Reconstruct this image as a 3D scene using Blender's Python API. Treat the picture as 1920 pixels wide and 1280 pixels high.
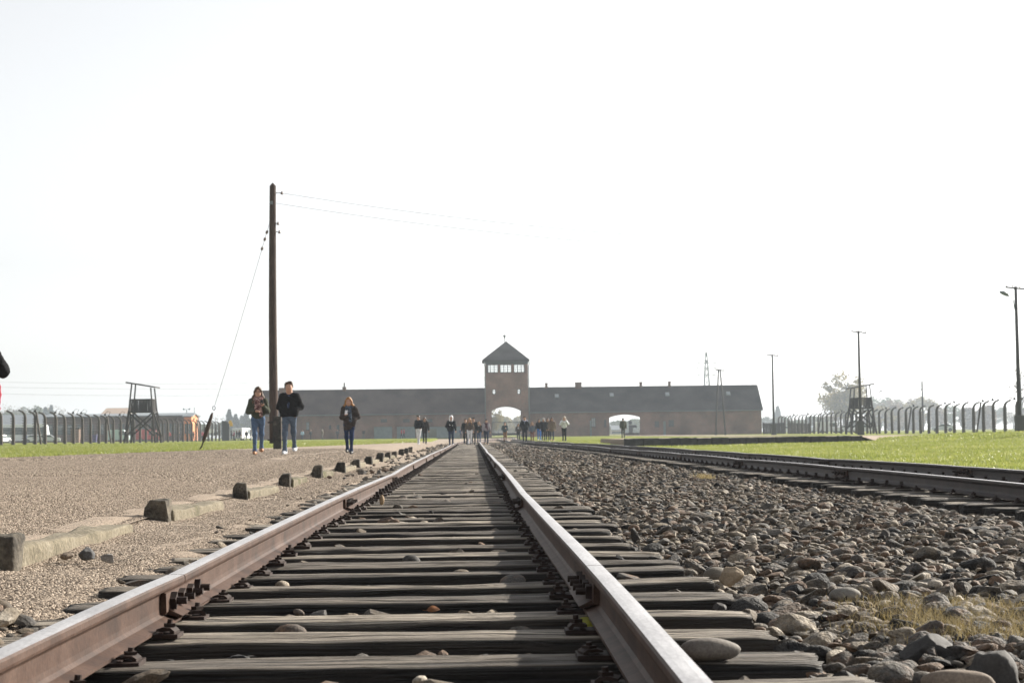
import bpy, bmesh, math, random
import numpy as np
from mathutils import Vector, Matrix, noise as mnoise

# ------------------------------------------------------------------ scene, camera, light
scene = bpy.context.scene
for o in list(bpy.data.objects):
    bpy.data.objects.remove(o)
col = scene.collection
rng = np.random.default_rng(7)
random.seed(7)

FPX = 3100.0                      # focal length in pixels of a 1920 px wide frame
ZC = 0.644                        # camera height above the sleeper tops
VP = (887.0, 815.0)               # where the track vanishes
ROLL = 0.0122
d_vp = Vector(((VP[0] - 960) / FPX, -(VP[1] - 640) / FPX, -1.0))
up_c = Vector((1, ROLL, 0)).cross(d_vp).normalized()
fw_c = d_vp.normalized()
rt_c = fw_c.cross(up_c)
R3 = Matrix((rt_c, fw_c, up_c))   # camera -> world
cam_d = bpy.data.cameras.new('camera')
cam_d.sensor_width = 36.0
cam_d.lens = FPX / 1920 * 36.0
cam_d.clip_start = 0.05
cam_d.clip_end = 6000
cam_d.dof.use_dof = True
cam_d.dof.focus_distance = 9.0
cam_d.dof.aperture_fstop = 10.0
cam = bpy.data.objects.new('camera', cam_d)
cam.matrix_world = Matrix.Translation((0, 0, ZC)) @ R3.to_4x4()
col.objects.link(cam)
scene.camera = cam

SUN_EL, SUN_AZ = 25.0, 52.0       # azimuth: degrees to the right of the track direction
world = bpy.data.worlds.new('World')
scene.world = world
world.use_nodes = True
wn = world.node_tree
wn.nodes.clear()
sky = wn.nodes.new('ShaderNodeTexSky')
sky.sky_type = 'NISHITA'
sky.sun_disc = False
sky.sun_elevation = math.radians(SUN_EL)
sky.sun_rotation = math.radians(SUN_AZ)
sky.air_density = 1.0
sky.dust_density = 1.5
sky.ozone_density = 1.0
hs = wn.nodes.new('ShaderNodeHueSaturation')
hs.inputs['Saturation'].default_value = 0.12
bg = wn.nodes.new('ShaderNodeBackground')
bg.inputs['Strength'].default_value = 0.084
wo = wn.nodes.new('ShaderNodeOutputWorld')
wn.links.new(sky.outputs[0], hs.inputs['Color'])
wn.links.new(hs.outputs[0], bg.inputs['Color'])
wn.links.new(bg.outputs[0], wo.inputs['Surface'])
sun_d = bpy.data.lights.new('sun', 'SUN')
sun_d.energy = 5.0
sun_d.angle = math.radians(0.6)
sun_d.color = (1.0, 0.93, 0.82)
sun_o = bpy.data.objects.new('sun', sun_d)
ce = math.cos(math.radians(SUN_EL))
sdir = Vector((ce * math.sin(math.radians(SUN_AZ)), ce * math.cos(math.radians(SUN_AZ)), math.sin(math.radians(SUN_EL))))
sun_o.rotation_euler = sdir.to_track_quat('Z', 'Y').to_euler()
col.objects.link(sun_o)
vs = scene.view_settings
vs.view_transform = 'Standard'
vs.look = 'None'
vs.exposure = 1.25
vs.gamma = 1.0
scene.render.engine = 'CYCLES'
scene.cycles.use_denoising = True
scene.cycles.max_bounces = 6
scene.cycles.diffuse_bounces = 3
scene.cycles.glossy_bounces = 2
scene.cycles.transmission_bounces = 4
scene.cycles.transparent_max_bounces = 12
scene.cycles.volume_bounces = 0
scene.cycles.sample_clamp_indirect = 6


# ------------------------------------------------------------------ helpers
def PT(px, py, Y):
    """world point at forward distance Y that the photograph shows at pixel (px, py)"""
    d = R3 @ Vector(((px - 960) / FPX, -(py - 640) / FPX, -1.0))
    return Vector((0, 0, ZC)) + d * (Y / d.y)


def PX(px, Y):
    return PT(px, VP[1] - ROLL * (px - VP[0]), Y).x


def PROJ(p):
    v = R3.transposed() @ (Vector(p) - Vector((0, 0, ZC)))
    return 960 + FPX * v.x / -v.z, 640 - FPX * v.y / -v.z


def tag(o, label=None, cat=None, group=None, kind=None):
    if label: o['label'] = label
    if cat: o['category'] = cat
    if group: o['group'] = group
    if kind: o['kind'] = kind
    return o


def link(name, data, parent=None, loc=None, rotz=None):
    o = bpy.data.objects.new(name, data)
    col.objects.link(o)
    if parent is not None: o.parent = parent
    if loc is not None: o.location = loc
    if rotz is not None: o.rotation_euler = (0, 0, rotz)
    return o


def empty(name, loc, rotz=0, label=None, cat=None, group=None):
    o = link(name, None, None, loc, rotz)
    o.empty_display_size = 0.2
    return tag(o, label, cat, group)


def mesh_np(name, V, F, mats=(), smooth=False, midx=None):
    """V (n,3) array, F (m,k) array with constant k, or list of faces"""
    me = bpy.data.meshes.new(name)
    if isinstance(F, np.ndarray):
        V = np.asarray(V, dtype=np.float32)
        n, m, k = len(V), len(F), F.shape[1]
        me.vertices.add(n)
        me.vertices.foreach_set('co', V.ravel())
        me.loops.add(m * k)
        me.loops.foreach_set('vertex_index', F.astype(np.int32).ravel())
        me.polygons.add(m)
        me.polygons.foreach_set('loop_start', np.arange(0, m * k, k, dtype=np.int32))
        me.polygons.foreach_set('loop_total', np.full(m, k, dtype=np.int32))
        me.update(calc_edges=True)
    else:
        me.from_pydata([tuple(v) for v in V], [], F)
        me.update()
    for m_ in mats:
        me.materials.append(m_)
    if smooth:
        me.polygons.foreach_set('use_smooth', np.ones(len(me.polygons), dtype=bool))
    if midx is not None:
        me.polygons.foreach_set('material_index', np.asarray(midx, dtype=np.int32))
    return me


class MB:
    def __init__(s):
        s.v, s.f, s.m = [], [], []

    def add(s, vs_, fs_, m=0):
        b = len(s.v)
        s.v += [tuple(v) for v in vs_]
        s.f += [tuple(i + b for i in f) for f in fs_]
        s.m += [m] * len(fs_)
        return s

    def box(s, lo, hi, m=0):
        x0, y0, z0 = lo
        x1, y1, z1 = hi
        return s.add([(x0, y0, z0), (x1, y0, z0), (x1, y1, z0), (x0, y1, z0), (x0, y0, z1), (x1, y0, z1), (x1, y1, z1), (x0, y1, z1)],
                     [(0, 3, 2, 1), (4, 5, 6, 7), (0, 1, 5, 4), (1, 2, 6, 5), (2, 3, 7, 6), (3, 0, 4, 7)], m)

    def beam(s, a, b, w, h=None, m=0):
        """square bar from a to b"""
        h = h or w
        a, b = Vector(a), Vector(b)
        t = (b - a).normalized()
        u = t.cross(Vector((0, 0, 1)))
        if u.length < 1e-3: u = Vector((1, 0, 0))
        u.normalize()
        w_ = u.cross(t)
        P = []
        for c in (a, b):
            for (i, j) in ((-1, -1), (1, -1), (1, 1), (-1, 1)):
                P.append(c + u * (i * w / 2) + w_ * (j * h / 2))
        return s.add(P, [(0, 3, 2, 1), (4, 5, 6, 7), (0, 1, 5, 4), (1, 2, 6, 5), (2, 3, 7, 6), (3, 0, 4, 7)], m)

    def tube(s, pts, rad, n=8, m=0, cap=True):
        pts = [Vector(p) for p in pts]
        if not hasattr(rad, '__len__'): rad = [rad] * len(pts)
        rings = []
        b = len(s.v)
        ref = None
        for i, p in enumerate(pts):
            t = (pts[min(i + 1, len(pts) - 1)] - pts[max(i - 1, 0)]).normalized()
            if ref is None:
                ref = t.cross(Vector((0, 0, 1)))
                if ref.length < 1e-3: ref = Vector((1, 0, 0))
            u = (ref - t * ref.dot(t)).normalized()
            ref = u
            w_ = t.cross(u)
            for k in range(n):
                a = 2 * math.pi * k / n
                s.v.append(tuple(p + (u * math.cos(a) + w_ * math.sin(a)) * rad[i]))
        for i in range(len(pts) - 1):
            for k in range(n):
                k2 = (k + 1) % n
                s.f.append((b + i * n + k, b + i * n + k2, b + (i + 1) * n + k2, b + (i + 1) * n + k))
                s.m.append(m)
        if cap:
            s.f.append(tuple(b + k for k in reversed(range(n)))); s.m.append(m)
            s.f.append(tuple(b + (len(pts) - 1) * n + k for k in range(n))); s.m.append(m)
        return s

    def prism(s, poly, axis, a, b, m=0):
        """polygon of 2-d points extruded along an axis: 'y' takes (x,z), 'x' takes (y,z), 'z' takes (x,y)"""
        n = len(poly)
        P = []
        for c in (a, b):
            for (p, q) in poly:
                P.append({'y': (p, c, q), 'x': (c, p, q), 'z': (p, q, c)}[axis])
        fs_ = [tuple(range(n)), tuple(reversed(range(n, 2 * n)))]
        for i in range(n):
            j = (i + 1) % n
            fs_.append((i, n + i, n + j, j))
        return s.add(P, fs_, m)

    def mesh(s, name, mats, smooth=False, fix=True):
        me = mesh_np(name, s.v, s.f, mats if isinstance(mats, (list, tuple)) else [mats], smooth, s.m)
        if fix:
            bm = bmesh.new(); bm.from_mesh(me)
            bmesh.ops.recalc_face_normals(bm, faces=bm.faces)
            bm.to_mesh(me); bm.free()
        return me

    def build(s, name, mats, parent=None, loc=None, rotz=None, smooth=False, bevel=0, fix=True):
        me = s.mesh(name, mats, smooth, fix)
        o = link(name, me, parent, loc, rotz)
        if bevel:
            md = o.modifiers.new('bevel', 'BEVEL'); md.width = bevel; md.segments = 2; md.limit_method = 'ANGLE'
        return o


# ------------------------------------------------------------------ materials
_mats = {}


def pm(name, cols, scale=5.0, rough=0.85, bump=0.0, bscale=None, stretch=(1, 1, 1), rnd=None, rndamt=0.3, metallic=0.0, spec=0.3,
       detail=6.0, dist=0.02, transl=0.0, coords='Object', ramp=(0.3, 0.7), grit=0.0, gscale=120.0, coherent=False):
    """noise between base colours + optional random value per island / per object + bump"""
    if name in _mats: return _mats[name]
    m = bpy.data.materials.new(name)
    m.use_nodes = True
    nt = m.node_tree
    N, L = nt.nodes, nt.links
    bs = N['Principled BSDF']
    bs.inputs['Roughness'].default_value = rough
    bs.inputs['Metallic'].default_value = metallic
    bs.inputs['Specular IOR Level'].default_value = spec
    tc = N.new('ShaderNodeTexCoord')
    mp = N.new('ShaderNodeMapping')
    mp.inputs['Scale'].default_value = stretch
    L.new(tc.outputs[coords], mp.inputs['Vector'])
    vec = mp.outputs['Vector']
    if rnd in ('island', 'object'):
        if rnd == 'island':
            r = N.new('ShaderNodeNewGeometry').outputs['Random Per Island']
        else:
            r = N.new('ShaderNodeObjectInfo').outputs['Random']
        off = N.new('ShaderNodeVectorMath'); off.operation = 'SCALE'; off.name = 'shift'
        cmb = N.new('ShaderNodeCombineXYZ')
        for k in range(3): L.new(r, cmb.inputs[k])
        L.new(cmb.outputs[0], off.inputs[0]); off.inputs['Scale'].default_value = 0.0 if coherent else 37.0
        ad = N.new('ShaderNodeVectorMath')
        L.new(vec, ad.inputs[0]); L.new(off.outputs[0], ad.inputs[1])
        vec = ad.outputs[0]
    nz = N.new('ShaderNodeTexNoise')
    nz.inputs['Scale'].default_value = scale
    nz.inputs['Detail'].default_value = detail
    nz.inputs['Roughness'].default_value = 0.6
    L.new(vec, nz.inputs['Vector'])
    fac = nz.outputs['Fac']
    if rnd in ('island', 'object'):
        # the piece picks its own place on the ramp
        mx = N.new('ShaderNodeMath'); mx.operation = 'MULTIPLY_ADD'
        L.new(r, mx.inputs[0]); mx.inputs[1].default_value = rndamt
        sc_ = N.new('ShaderNodeMath'); sc_.operation = 'MULTIPLY_ADD'
        L.new(nz.outputs['Fac'], sc_.inputs[0]); sc_.inputs[1].default_value = 1 - rndamt * 0.6; sc_.inputs[2].default_value = -0.2 * rndamt
        L.new(sc_.outputs[0], mx.inputs[2])
        fac = mx.outputs[0]
    cr = N.new('ShaderNodeValToRGB')
    L.new(fac, cr.inputs['Fac'])
    el = cr.color_ramp.elements
    n = len(cols)
    while len(el) < n: el.new(0.5)
    for i, c in enumerate(cols):
        el[i].position = ramp[0] + (ramp[1] - ramp[0]) * i / max(1, n - 1)
        el[i].color = (*c, 1)
    colr = cr.outputs['Color']
    if grit:
        g = N.new('ShaderNodeTexNoise'); g.inputs['Scale'].default_value = gscale; g.inputs['Detail'].default_value = 3
        L.new(vec, g.inputs['Vector'])
        mr = N.new('ShaderNodeMapRange'); mr.inputs['From Min'].default_value = 0.3; mr.inputs['From Max'].default_value = 0.7
        mr.inputs['To Min'].default_value = 1 - grit; mr.inputs['To Max'].default_value = 1 + grit
        L.new(g.outputs['Fac'], mr.inputs['Value'])
        vm = N.new('ShaderNodeVectorMath'); vm.operation = 'SCALE'
        L.new(colr, vm.inputs[0]); L.new(mr.outputs[0], vm.inputs['Scale'])
        colr = vm.outputs[0]
    L.new(colr, bs.inputs['Base Color'])
    if bump:
        bz = N.new('ShaderNodeTexNoise')
        bz.inputs['Scale'].default_value = bscale or scale * 3
        bz.inputs['Detail'].default_value = 5
        L.new(vec, bz.inputs['Vector'])
        bp = N.new('ShaderNodeBump')
        bp.inputs['Strength'].default_value = bump
        bp.inputs['Distance'].default_value = dist
        L.new(bz.outputs['Fac'], bp.inputs['Height'])
        L.new(bp.outputs['Normal'], bs.inputs['Normal'])
    if transl:
        tr = N.new('ShaderNodeBsdfTranslucent')
        L.new(colr, tr.inputs['Color'])
        ms = N.new('ShaderNodeMixShader'); ms.inputs[0].default_value = transl
        L.new(bs.outputs[0], ms.inputs[1]); L.new(tr.outputs[0], ms.inputs[2])
        L.new(ms.outputs[0], N['Material Output'].inputs['Surface'])
    _mats[name] = m
    return m


def plain(name, c, rough=0.8, var=0.15, scale=20, **k):
    lo = tuple(max(0, x * (1 - var)) for x in c)
    hi = tuple(min(1, x * (1 + var)) for x in c)
    return pm(name, [lo, hi], scale=scale, rough=rough, **k)


def cloth(c, name=None):
    n = name or 'cloth_%02x%02x%02x' % tuple(int(min(1, x) * 255) for x in c)
    return plain(n, c, rough=0.95, var=0.3, scale=14, bump=0.35, bscale=30, dist=0.015, spec=0.1)


def brick_mat(name, c1, c2, mortar, scale, w, h, rough=0.9, bump=0.3, off=0.5, coords='Object'):
    if name in _mats: return _mats[name]
    m = bpy.data.materials.new(name); m.use_nodes = True
    nt = m.node_tree; N, L = nt.nodes, nt.links
    bs = N['Principled BSDF']; bs.inputs['Roughness'].default_value = rough; bs.inputs['Specular IOR Level'].default_value = 0.2
    tc = N.new('ShaderNodeTexCoord')
    sp = N.new('ShaderNodeSeparateXYZ'); L.new(tc.outputs[coords], sp.inputs[0])
    sm = N.new('ShaderNodeMath'); L.new(sp.outputs[0], sm.inputs[0]); L.new(sp.outputs[1], sm.inputs[1])
    cb = N.new('ShaderNodeCombineXYZ'); L.new(sm.outputs[0], cb.inputs[0]); L.new(sp.outputs[2], cb.inputs[1])
    br = N.new('ShaderNodeTexBrick')
    br.offset = off
    br.inputs['Color1'].default_value = (*c1, 1); br.inputs['Color2'].default_value = (*c2, 1); br.inputs['Mortar'].default_value = (*mortar, 1)
    br.inputs['Scale'].default_value = scale; br.inputs['Brick Width'].default_value = w; br.inputs['Row Height'].default_value = h
    br.inputs['Mortar Size'].default_value = 0.012
    L.new(cb.outputs[0], br.inputs['Vector'])
    nz = N.new('ShaderNodeTexNoise'); nz.inputs['Scale'].default_value = 0.35; nz.inputs['Detail'].default_value = 7
    L.new(tc.outputs[coords], nz.inputs['Vector'])
    mr = N.new('ShaderNodeMapRange'); mr.inputs['From Min'].default_value = 0.3; mr.inputs['From Max'].default_value = 0.7
    mr.inputs['To Min'].default_value = 0.6; mr.inputs['To Max'].default_value = 1.35
    L.new(nz.outputs['Fac'], mr.inputs['Value'])
    vm = N.new('ShaderNodeVectorMath'); vm.operation = 'SCALE'
    L.new(br.outputs['Color'], vm.inputs[0]); L.new(mr.outputs[0], vm.inputs['Scale'])
    L.new(vm.outputs[0], bs.inputs['Base Color'])
    bp = N.new('ShaderNodeBump'); bp.inputs['Strength'].default_value = bump; bp.inputs['Distance'].default_value = 0.02
    L.new(br.outputs['Fac'], bp.inputs['Height']); bp.invert = True
    L.new(bp.outputs[0], bs.inputs['Normal'])
    _mats[name] = m
    return m


def glass_mat():
    if 'glass' in _mats: return _mats['glass']
    m = bpy.data.materials.new('glass'); m.use_nodes = True
    nt = m.node_tree; N, L = nt.nodes, nt.links
    N.remove(N['Principled BSDF'])
    t = N.new('ShaderNodeBsdfTransparent'); t.inputs[0].default_value = (0.9, 0.92, 0.92, 1)
    g = N.new('ShaderNodeBsdfGlossy'); g.inputs['Roughness'].default_value = 0.05
    lw = N.new('ShaderNodeFresnel'); lw.inputs[0].default_value = 1.45
    ms = N.new('ShaderNodeMixShader')
    L.new(lw.outputs[0], ms.inputs[0]); L.new(t.outputs[0], ms.inputs[1]); L.new(g.outputs[0], ms.inputs[2])
    L.new(ms.outputs[0], N['Material Output'].inputs['Surface'])
    _mats['glass'] = m
    return m


M_ballast = pm('ballast_stone', [(0.018, 0.018, 0.019), (0.05, 0.046, 0.042), (0.11, 0.086, 0.062), (0.06, 0.057, 0.054), (0.125, 0.08, 0.052), (0.075, 0.07, 0.064), (0.19, 0.156, 0.115), (0.29, 0.258, 0.215)], scale=9, rough=0.8,
               bump=0.6, bscale=45, dist=0.01, rnd='island', rndamt=0.8, ramp=(0.12, 0.92), grit=0.4, gscale=130, spec=0.22)
M_ballast_o = pm('ballast_stone_single', [(0.018, 0.018, 0.019), (0.05, 0.046, 0.042), (0.11, 0.086, 0.062), (0.06, 0.057, 0.054), (0.125, 0.08, 0.052), (0.075, 0.07, 0.064), (0.19, 0.156, 0.115), (0.29, 0.258, 0.215)], scale=0.9, rough=0.8,
                 bump=0.5, bscale=4.0, dist=0.12, rnd='object', rndamt=0.8, ramp=(0.12, 0.92), grit=0.4, gscale=5.0, spec=0.25)
M_ballast_bed = pm('ballast_bed', [(0.05, 0.041, 0.034), (0.13, 0.105, 0.08), (0.21, 0.17, 0.13)], scale=16, rough=0.95, bump=1.0, bscale=22, dist=0.05, grit=0.35, gscale=60)
M_gravel = pm('fine_gravel', [(0.165, 0.13, 0.099), (0.265, 0.211, 0.162), (0.345, 0.28, 0.217)], scale=45, rough=0.95, bump=1.0, bscale=60, dist=0.02, grit=0.3, gscale=130, ramp=(0.35, 0.65))
M_pebble = pm('pebble', [(0.10, 0.078, 0.06), (0.215, 0.17, 0.13), (0.325, 0.262, 0.203), (0.43, 0.36, 0.29)], scale=20, rough=0.85, rnd='object', rndamt=0.8, ramp=(0.1, 0.9))
M_ground = pm('meadow_soil', [(0.10, 0.125, 0.018), (0.165, 0.19, 0.033), (0.235, 0.235, 0.075)], scale=0.9, rough=1.0, bump=1.0, bscale=14, dist=0.08, grit=0.4, gscale=18, spec=0.05)
M_grass = pm('grass_blades', [(0.085, 0.11, 0.018), (0.15, 0.185, 0.032), (0.235, 0.255, 0.062), (0.36, 0.35, 0.15)], scale=0.45, rough=0.42, rnd='island', rndamt=0.45, transl=0.55, spec=0.5, ramp=(0.12, 0.85),
             coherent=True)
M_drygrass = pm('dry_grass', [(0.13, 0.10, 0.03), (0.26, 0.20, 0.09), (0.36, 0.31, 0.19)], scale=6, rough=0.7, rnd='island', rndamt=0.6, transl=0.35, ramp=(0.15, 0.85))
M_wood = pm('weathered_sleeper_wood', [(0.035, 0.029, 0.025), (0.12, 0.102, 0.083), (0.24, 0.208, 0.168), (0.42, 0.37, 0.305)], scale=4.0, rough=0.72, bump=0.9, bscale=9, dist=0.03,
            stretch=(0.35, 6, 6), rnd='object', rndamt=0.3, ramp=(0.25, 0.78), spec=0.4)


def wood_grain(m):
    """fine fibres and dark drying cracks along the grain"""
    nt = m.node_tree; N, L = nt.nodes, nt.links
    bs = N['Principled BSDF']
    src = bs.inputs['Base Color'].links[0].from_socket
    tc = N.new('ShaderNodeTexCoord'); oi = N.new('ShaderNodeObjectInfo')
    def layer(stretch, scale, lo, hi, f0, f1):
        mp = N.new('ShaderNodeMapping'); mp.inputs['Scale'].default_value = stretch
        L.new(tc.outputs['Object'], mp.inputs['Vector'])
        nz = N.new('ShaderNodeTexNoise'); nz.noise_dimensions = '4D'; nz.inputs['Scale'].default_value = scale; nz.inputs['Detail'].default_value = 4
        ml = N.new('ShaderNodeMath'); ml.operation = 'MULTIPLY'; ml.inputs[1].default_value = 60; L.new(oi.outputs['Random'], ml.inputs[0])
        L.new(ml.outputs[0], nz.inputs['W']); L.new(mp.outputs[0], nz.inputs['Vector'])
        mr = N.new('ShaderNodeMapRange'); mr.inputs['From Min'].default_value = f0; mr.inputs['From Max'].default_value = f1
        mr.inputs['To Min'].default_value = lo; mr.inputs['To Max'].default_value = hi
        L.new(nz.outputs['Fac'], mr.inputs['Value'])
        return mr.outputs[0]
    a = layer((0.7, 38, 38), 3.0, 0.5, 1.4, 0.3, 0.7)
    b = layer((0.30, 14, 14), 3.2, 0.12, 1.0, 0.36, 0.46)
    ml = N.new('ShaderNodeMath'); ml.operation = 'MULTIPLY'; L.new(a, ml.inputs[0]); L.new(b, ml.inputs[1])
    vm = N.new('ShaderNodeVectorMath'); vm.operation = 'SCALE'
    L.new(src, vm.inputs[0]); L.new(ml.outputs[0], vm.inputs['Scale'])
    L.new(vm.outputs[0], bs.inputs['Base Color'])
    bp = N.new('ShaderNodeBump'); bp.inputs['Strength'].default_value = 1.0; bp.inputs['Distance'].default_value = 0.012
    L.new(ml.outputs[0], bp.inputs['Height'])
    old = bs.inputs['Normal'].links[0].from_socket
    L.new(old, bp.inputs['Normal']); L.new(bp.outputs[0], bs.inputs['Normal'])


wood_grain(M_wood)


def shade_sides(m, dark):
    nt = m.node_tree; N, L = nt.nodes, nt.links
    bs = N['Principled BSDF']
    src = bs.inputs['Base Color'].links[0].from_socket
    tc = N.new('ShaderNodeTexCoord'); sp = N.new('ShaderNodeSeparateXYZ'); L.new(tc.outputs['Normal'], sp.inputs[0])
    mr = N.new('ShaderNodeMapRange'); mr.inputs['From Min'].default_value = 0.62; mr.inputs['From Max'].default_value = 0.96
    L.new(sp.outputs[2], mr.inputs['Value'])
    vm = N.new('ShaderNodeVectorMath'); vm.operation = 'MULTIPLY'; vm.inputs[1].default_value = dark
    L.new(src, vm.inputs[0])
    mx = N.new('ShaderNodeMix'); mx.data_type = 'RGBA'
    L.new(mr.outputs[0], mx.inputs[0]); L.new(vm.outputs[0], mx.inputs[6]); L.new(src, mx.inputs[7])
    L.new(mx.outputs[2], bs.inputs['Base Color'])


shade_sides(M_wood, (0.11, 0.098, 0.09))   # weathered pale tops; shade on the creosoted sides painted into their colour
M_rust = pm('rusty_rail_steel', [(0.024, 0.0125, 0.0085), (0.05, 0.0265, 0.0175), (0.078, 0.047, 0.034)], scale=5, rough=0.6, bump=0.25, bscale=60, dist=0.004, metallic=0.0, grit=0.25, gscale=90, spec=0.18)
M_rust2 = pm('dark_rail_steel', [(0.018, 0.014, 0.014), (0.032, 0.023, 0.022), (0.05, 0.035, 0.032)], scale=5, rough=0.5, bump=0.25, bscale=60, dist=0.004, metallic=0.0, grit=0.25, gscale=90, spec=0.2)
M_railtop = pm('worn_rail_head', [(0.36, 0.355, 0.365), (0.50, 0.495, 0.505)], scale=9, rough=0.5, bump=0.3, bscale=150, dist=0.003, metallic=0.7, stretch=(1, 0.3, 1), grit=0.15, gscale=120)
M_iron = pm('clip_iron', [(0.014, 0.009, 0.008), (0.036, 0.022, 0.017)], scale=14, rough=0.7, metallic=0.0, bump=0.4, bscale=60, dist=0.003, spec=0.2)
M_conc = pm('old_concrete', [(0.014, 0.0125, 0.0105), (0.038, 0.033, 0.027), (0.12, 0.104, 0.08)], scale=6, rough=0.95, bump=0.7, bscale=30, dist=0.02, rnd='object', rndamt=0.2, grit=0.3, gscale=45)
M_kerb = pm('mossy_kerb_concrete', [(0.05, 0.05, 0.013), (0.095, 0.082, 0.055), (0.14, 0.12, 0.084), (0.175, 0.153, 0.113)], scale=4.5, rough=0.95, bump=0.7, bscale=30, dist=0.02, rnd='object', rndamt=0.2, grit=0.3, gscale=45, ramp=(0.27, 0.7))
M_post = pm('fence_concrete', [(0.045, 0.039, 0.034), (0.085, 0.073, 0.063)], scale=4, rough=0.95, bump=0.3, bscale=15)
M_porc = plain('insulator', (0.16, 0.12, 0.10), 0.35)
M_wire = plain('wire_steel', (0.10, 0.10, 0.105), 0.5)
M_tarwood = pm('tarred_timber', [(0.022, 0.02, 0.02), (0.045, 0.04, 0.038)], scale=3, rough=0.85, stretch=(8, 8, 0.5), bump=0.3)
M_pole = pm('pole_timber', [(0.026, 0.017, 0.014), (0.055, 0.035, 0.027), (0.095, 0.063, 0.048)], scale=5, rough=0.9, stretch=(6, 6, 0.4), bump=0.8, bscale=14, dist=0.02)
M_brick = brick_mat('red_brick', (0.20, 0.095, 0.068), (0.13, 0.07, 0.055), (0.22, 0.19, 0.16), 1.0, 0.26, 0.08)
M_rooft = brick_mat('roof_tile', (0.085, 0.062, 0.058), (0.07, 0.054, 0.052), (0.035, 0.028, 0.025), 1.0, 0.25, 0.16, bump=0.8)
M_slate = brick_mat('dark_roof_tile', (0.058, 0.054, 0.057), (0.047, 0.045, 0.049), (0.03, 0.026, 0.025), 1.0, 0.25, 0.16, bump=0.8)
M_doorp = plain('grey_blue_door_paint', (0.17, 0.21, 0.215), 0.6, scale=2)
M_frame = plain('dark_frame_paint', (0.05, 0.06, 0.06), 0.6)
M_pane = plain('dark_window_pane', (0.05, 0.07, 0.075), 0.08, spec=0.8)
M_skyl = plain('skylight_pane', (0.25, 0.28, 0.3), 0.1, spec=1.0)
M_zinc = plain('zinc_sheet', (0.14, 0.165, 0.17), 0.5)
M_skin = plain('skin', (0.42, 0.25, 0.18), 0.6, 0.1)
M_white = plain('white_lacquer', (0.75, 0.76, 0.78), 0.3, 0.03)
M_tyre = plain('tyre_rubber', (0.02, 0.02, 0.02), 0.8)
M_bark = plain('bark', (0.07, 0.055, 0.045), 0.95, 0.3)


# ------------------------------------------------------------------ heights of the place
def sstep(a, b, x):
    t = np.clip((np.asarray(x, float) - a) / (b - a), 0, 1)
    return t * t * (3 - 2 * t)


EDGE_Y = [-20, 10, 42, 62, 87, 108, 130, 285]
EDGE_X = [-16, -14.5, -12.0, -9.3, -5.8, -3.9, -4.2, -6.5]
T1X = -0.332
T2P = [(-20, 5.36), (30, 5.36), (45, 5.2), (60, 5.0), (80, 4.55), (100, 4.0), (128, 3.4), (160, 3.2), (200, 4.0), (250, 5.6), (300, 5.9)]
T1P = [(-20, T1X), (110, T1X), (140, 0.2), (170, 1.8), (200, 3.9)]


def vnoise(x, y, s, seed=0.0):
    x = np.asarray(x, float); y = np.asarray(y, float)
    return (np.sin(x * s * 1.0 + 1.7 * np.sin(y * s * 0.7 + seed) + seed) * np.cos(y * s * 1.13 + 1.3 * np.sin(x * s * 0.9 + 2 * seed)) +
            0.5 * np.sin(x * s * 2.3 + y * s * 1.9 + 3 * seed)) / 1.5


def t2x(y):
    return np.interp(y, [p[0] for p in T2P], [p[1] for p in T2P])


def ground_z(x, y):
    """meadow sheet"""
    x = np.asarray(x, float); y = np.asarray(y, float)
    left = 0.19 + 0.015 * vnoise(x, y, 0.3, 1)
    right = 0.10 + 0.08 * sstep(7, 16, x) + 0.035 * vnoise(x, y, 0.55, 2) * sstep(7, 12, x)
    right = right + 0.30 * np.exp(-((x - 25) / 5.5) ** 2 - ((y - 76) / 4) ** 2) + 0.16 * np.exp(-((x - 21) / 4) ** 2 - ((y - 62) / 4.5) ** 2)
    right = right - 0.17 * sstep(62, 72, y) * (1 - sstep(78, 82, y)) * sstep(5, 6, x) * (1 - sstep(18.2, 20, x))
    z = np.where(x < 1, left, right)
    z = z + (0.18 - z) * sstep(110, 150, y)
    lo = np.interp(y, EDGE_Y, EDGE_X) + 0.5
    hi = t2x(y) + 1.45
    inside = sstep(0, 0.35, x - lo) * sstep(0, 0.35, hi - x) * (1 - sstep(283, 285, y))
    return z - 0.55 * inside


def platform_z(x, y):
    x = np.asarray(x, float); y = np.asarray(y, float)
    return 0.055 + 0.155 * sstep(0, 2.0, -2.4 - x) + 0.008 * vnoise(x, y, 1.3, 3)


def bed_z(x, y):
    x = np.asarray(x, float); y = np.asarray(y, float)
    z = -0.075 + 0.012 * vnoise(x, y, 2.1, 4)
    z = z + 0.075 * sstep(0.0, 0.6, -1.2 - x)
    z = z + 0.03 * sstep(1.0, 1.5, x) * (1 - sstep(3.6, 4.0, x))
    z = z + 0.075 * sstep(0, 0.22, -2.34 - x)
    c2 = t2x(y)
    z = z + 0.12 * sstep(1.2, 1.7, x - c2)
    return z


def sheet(name, xs, ys, zf, mat, kind='structure', label=None):
    X, Y = np.meshgrid(xs, ys, indexing='ij')
    if callable(zf): Z = zf(X, Y)
    V = np.stack([X, Y, Z], -1).reshape(-1, 3)
    nx, ny = len(xs), len(ys)
    i, j = np.meshgrid(np.arange(nx - 1), np.arange(ny - 1), indexing='ij')
    a = (i * ny + j).ravel()
    F = np.stack([a, a + ny, a + ny + 1, a + 1], -1)
    o = link(name, mesh_np(name, V, F, [mat], True))
    return tag(o, label, None, None, kind)


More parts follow.
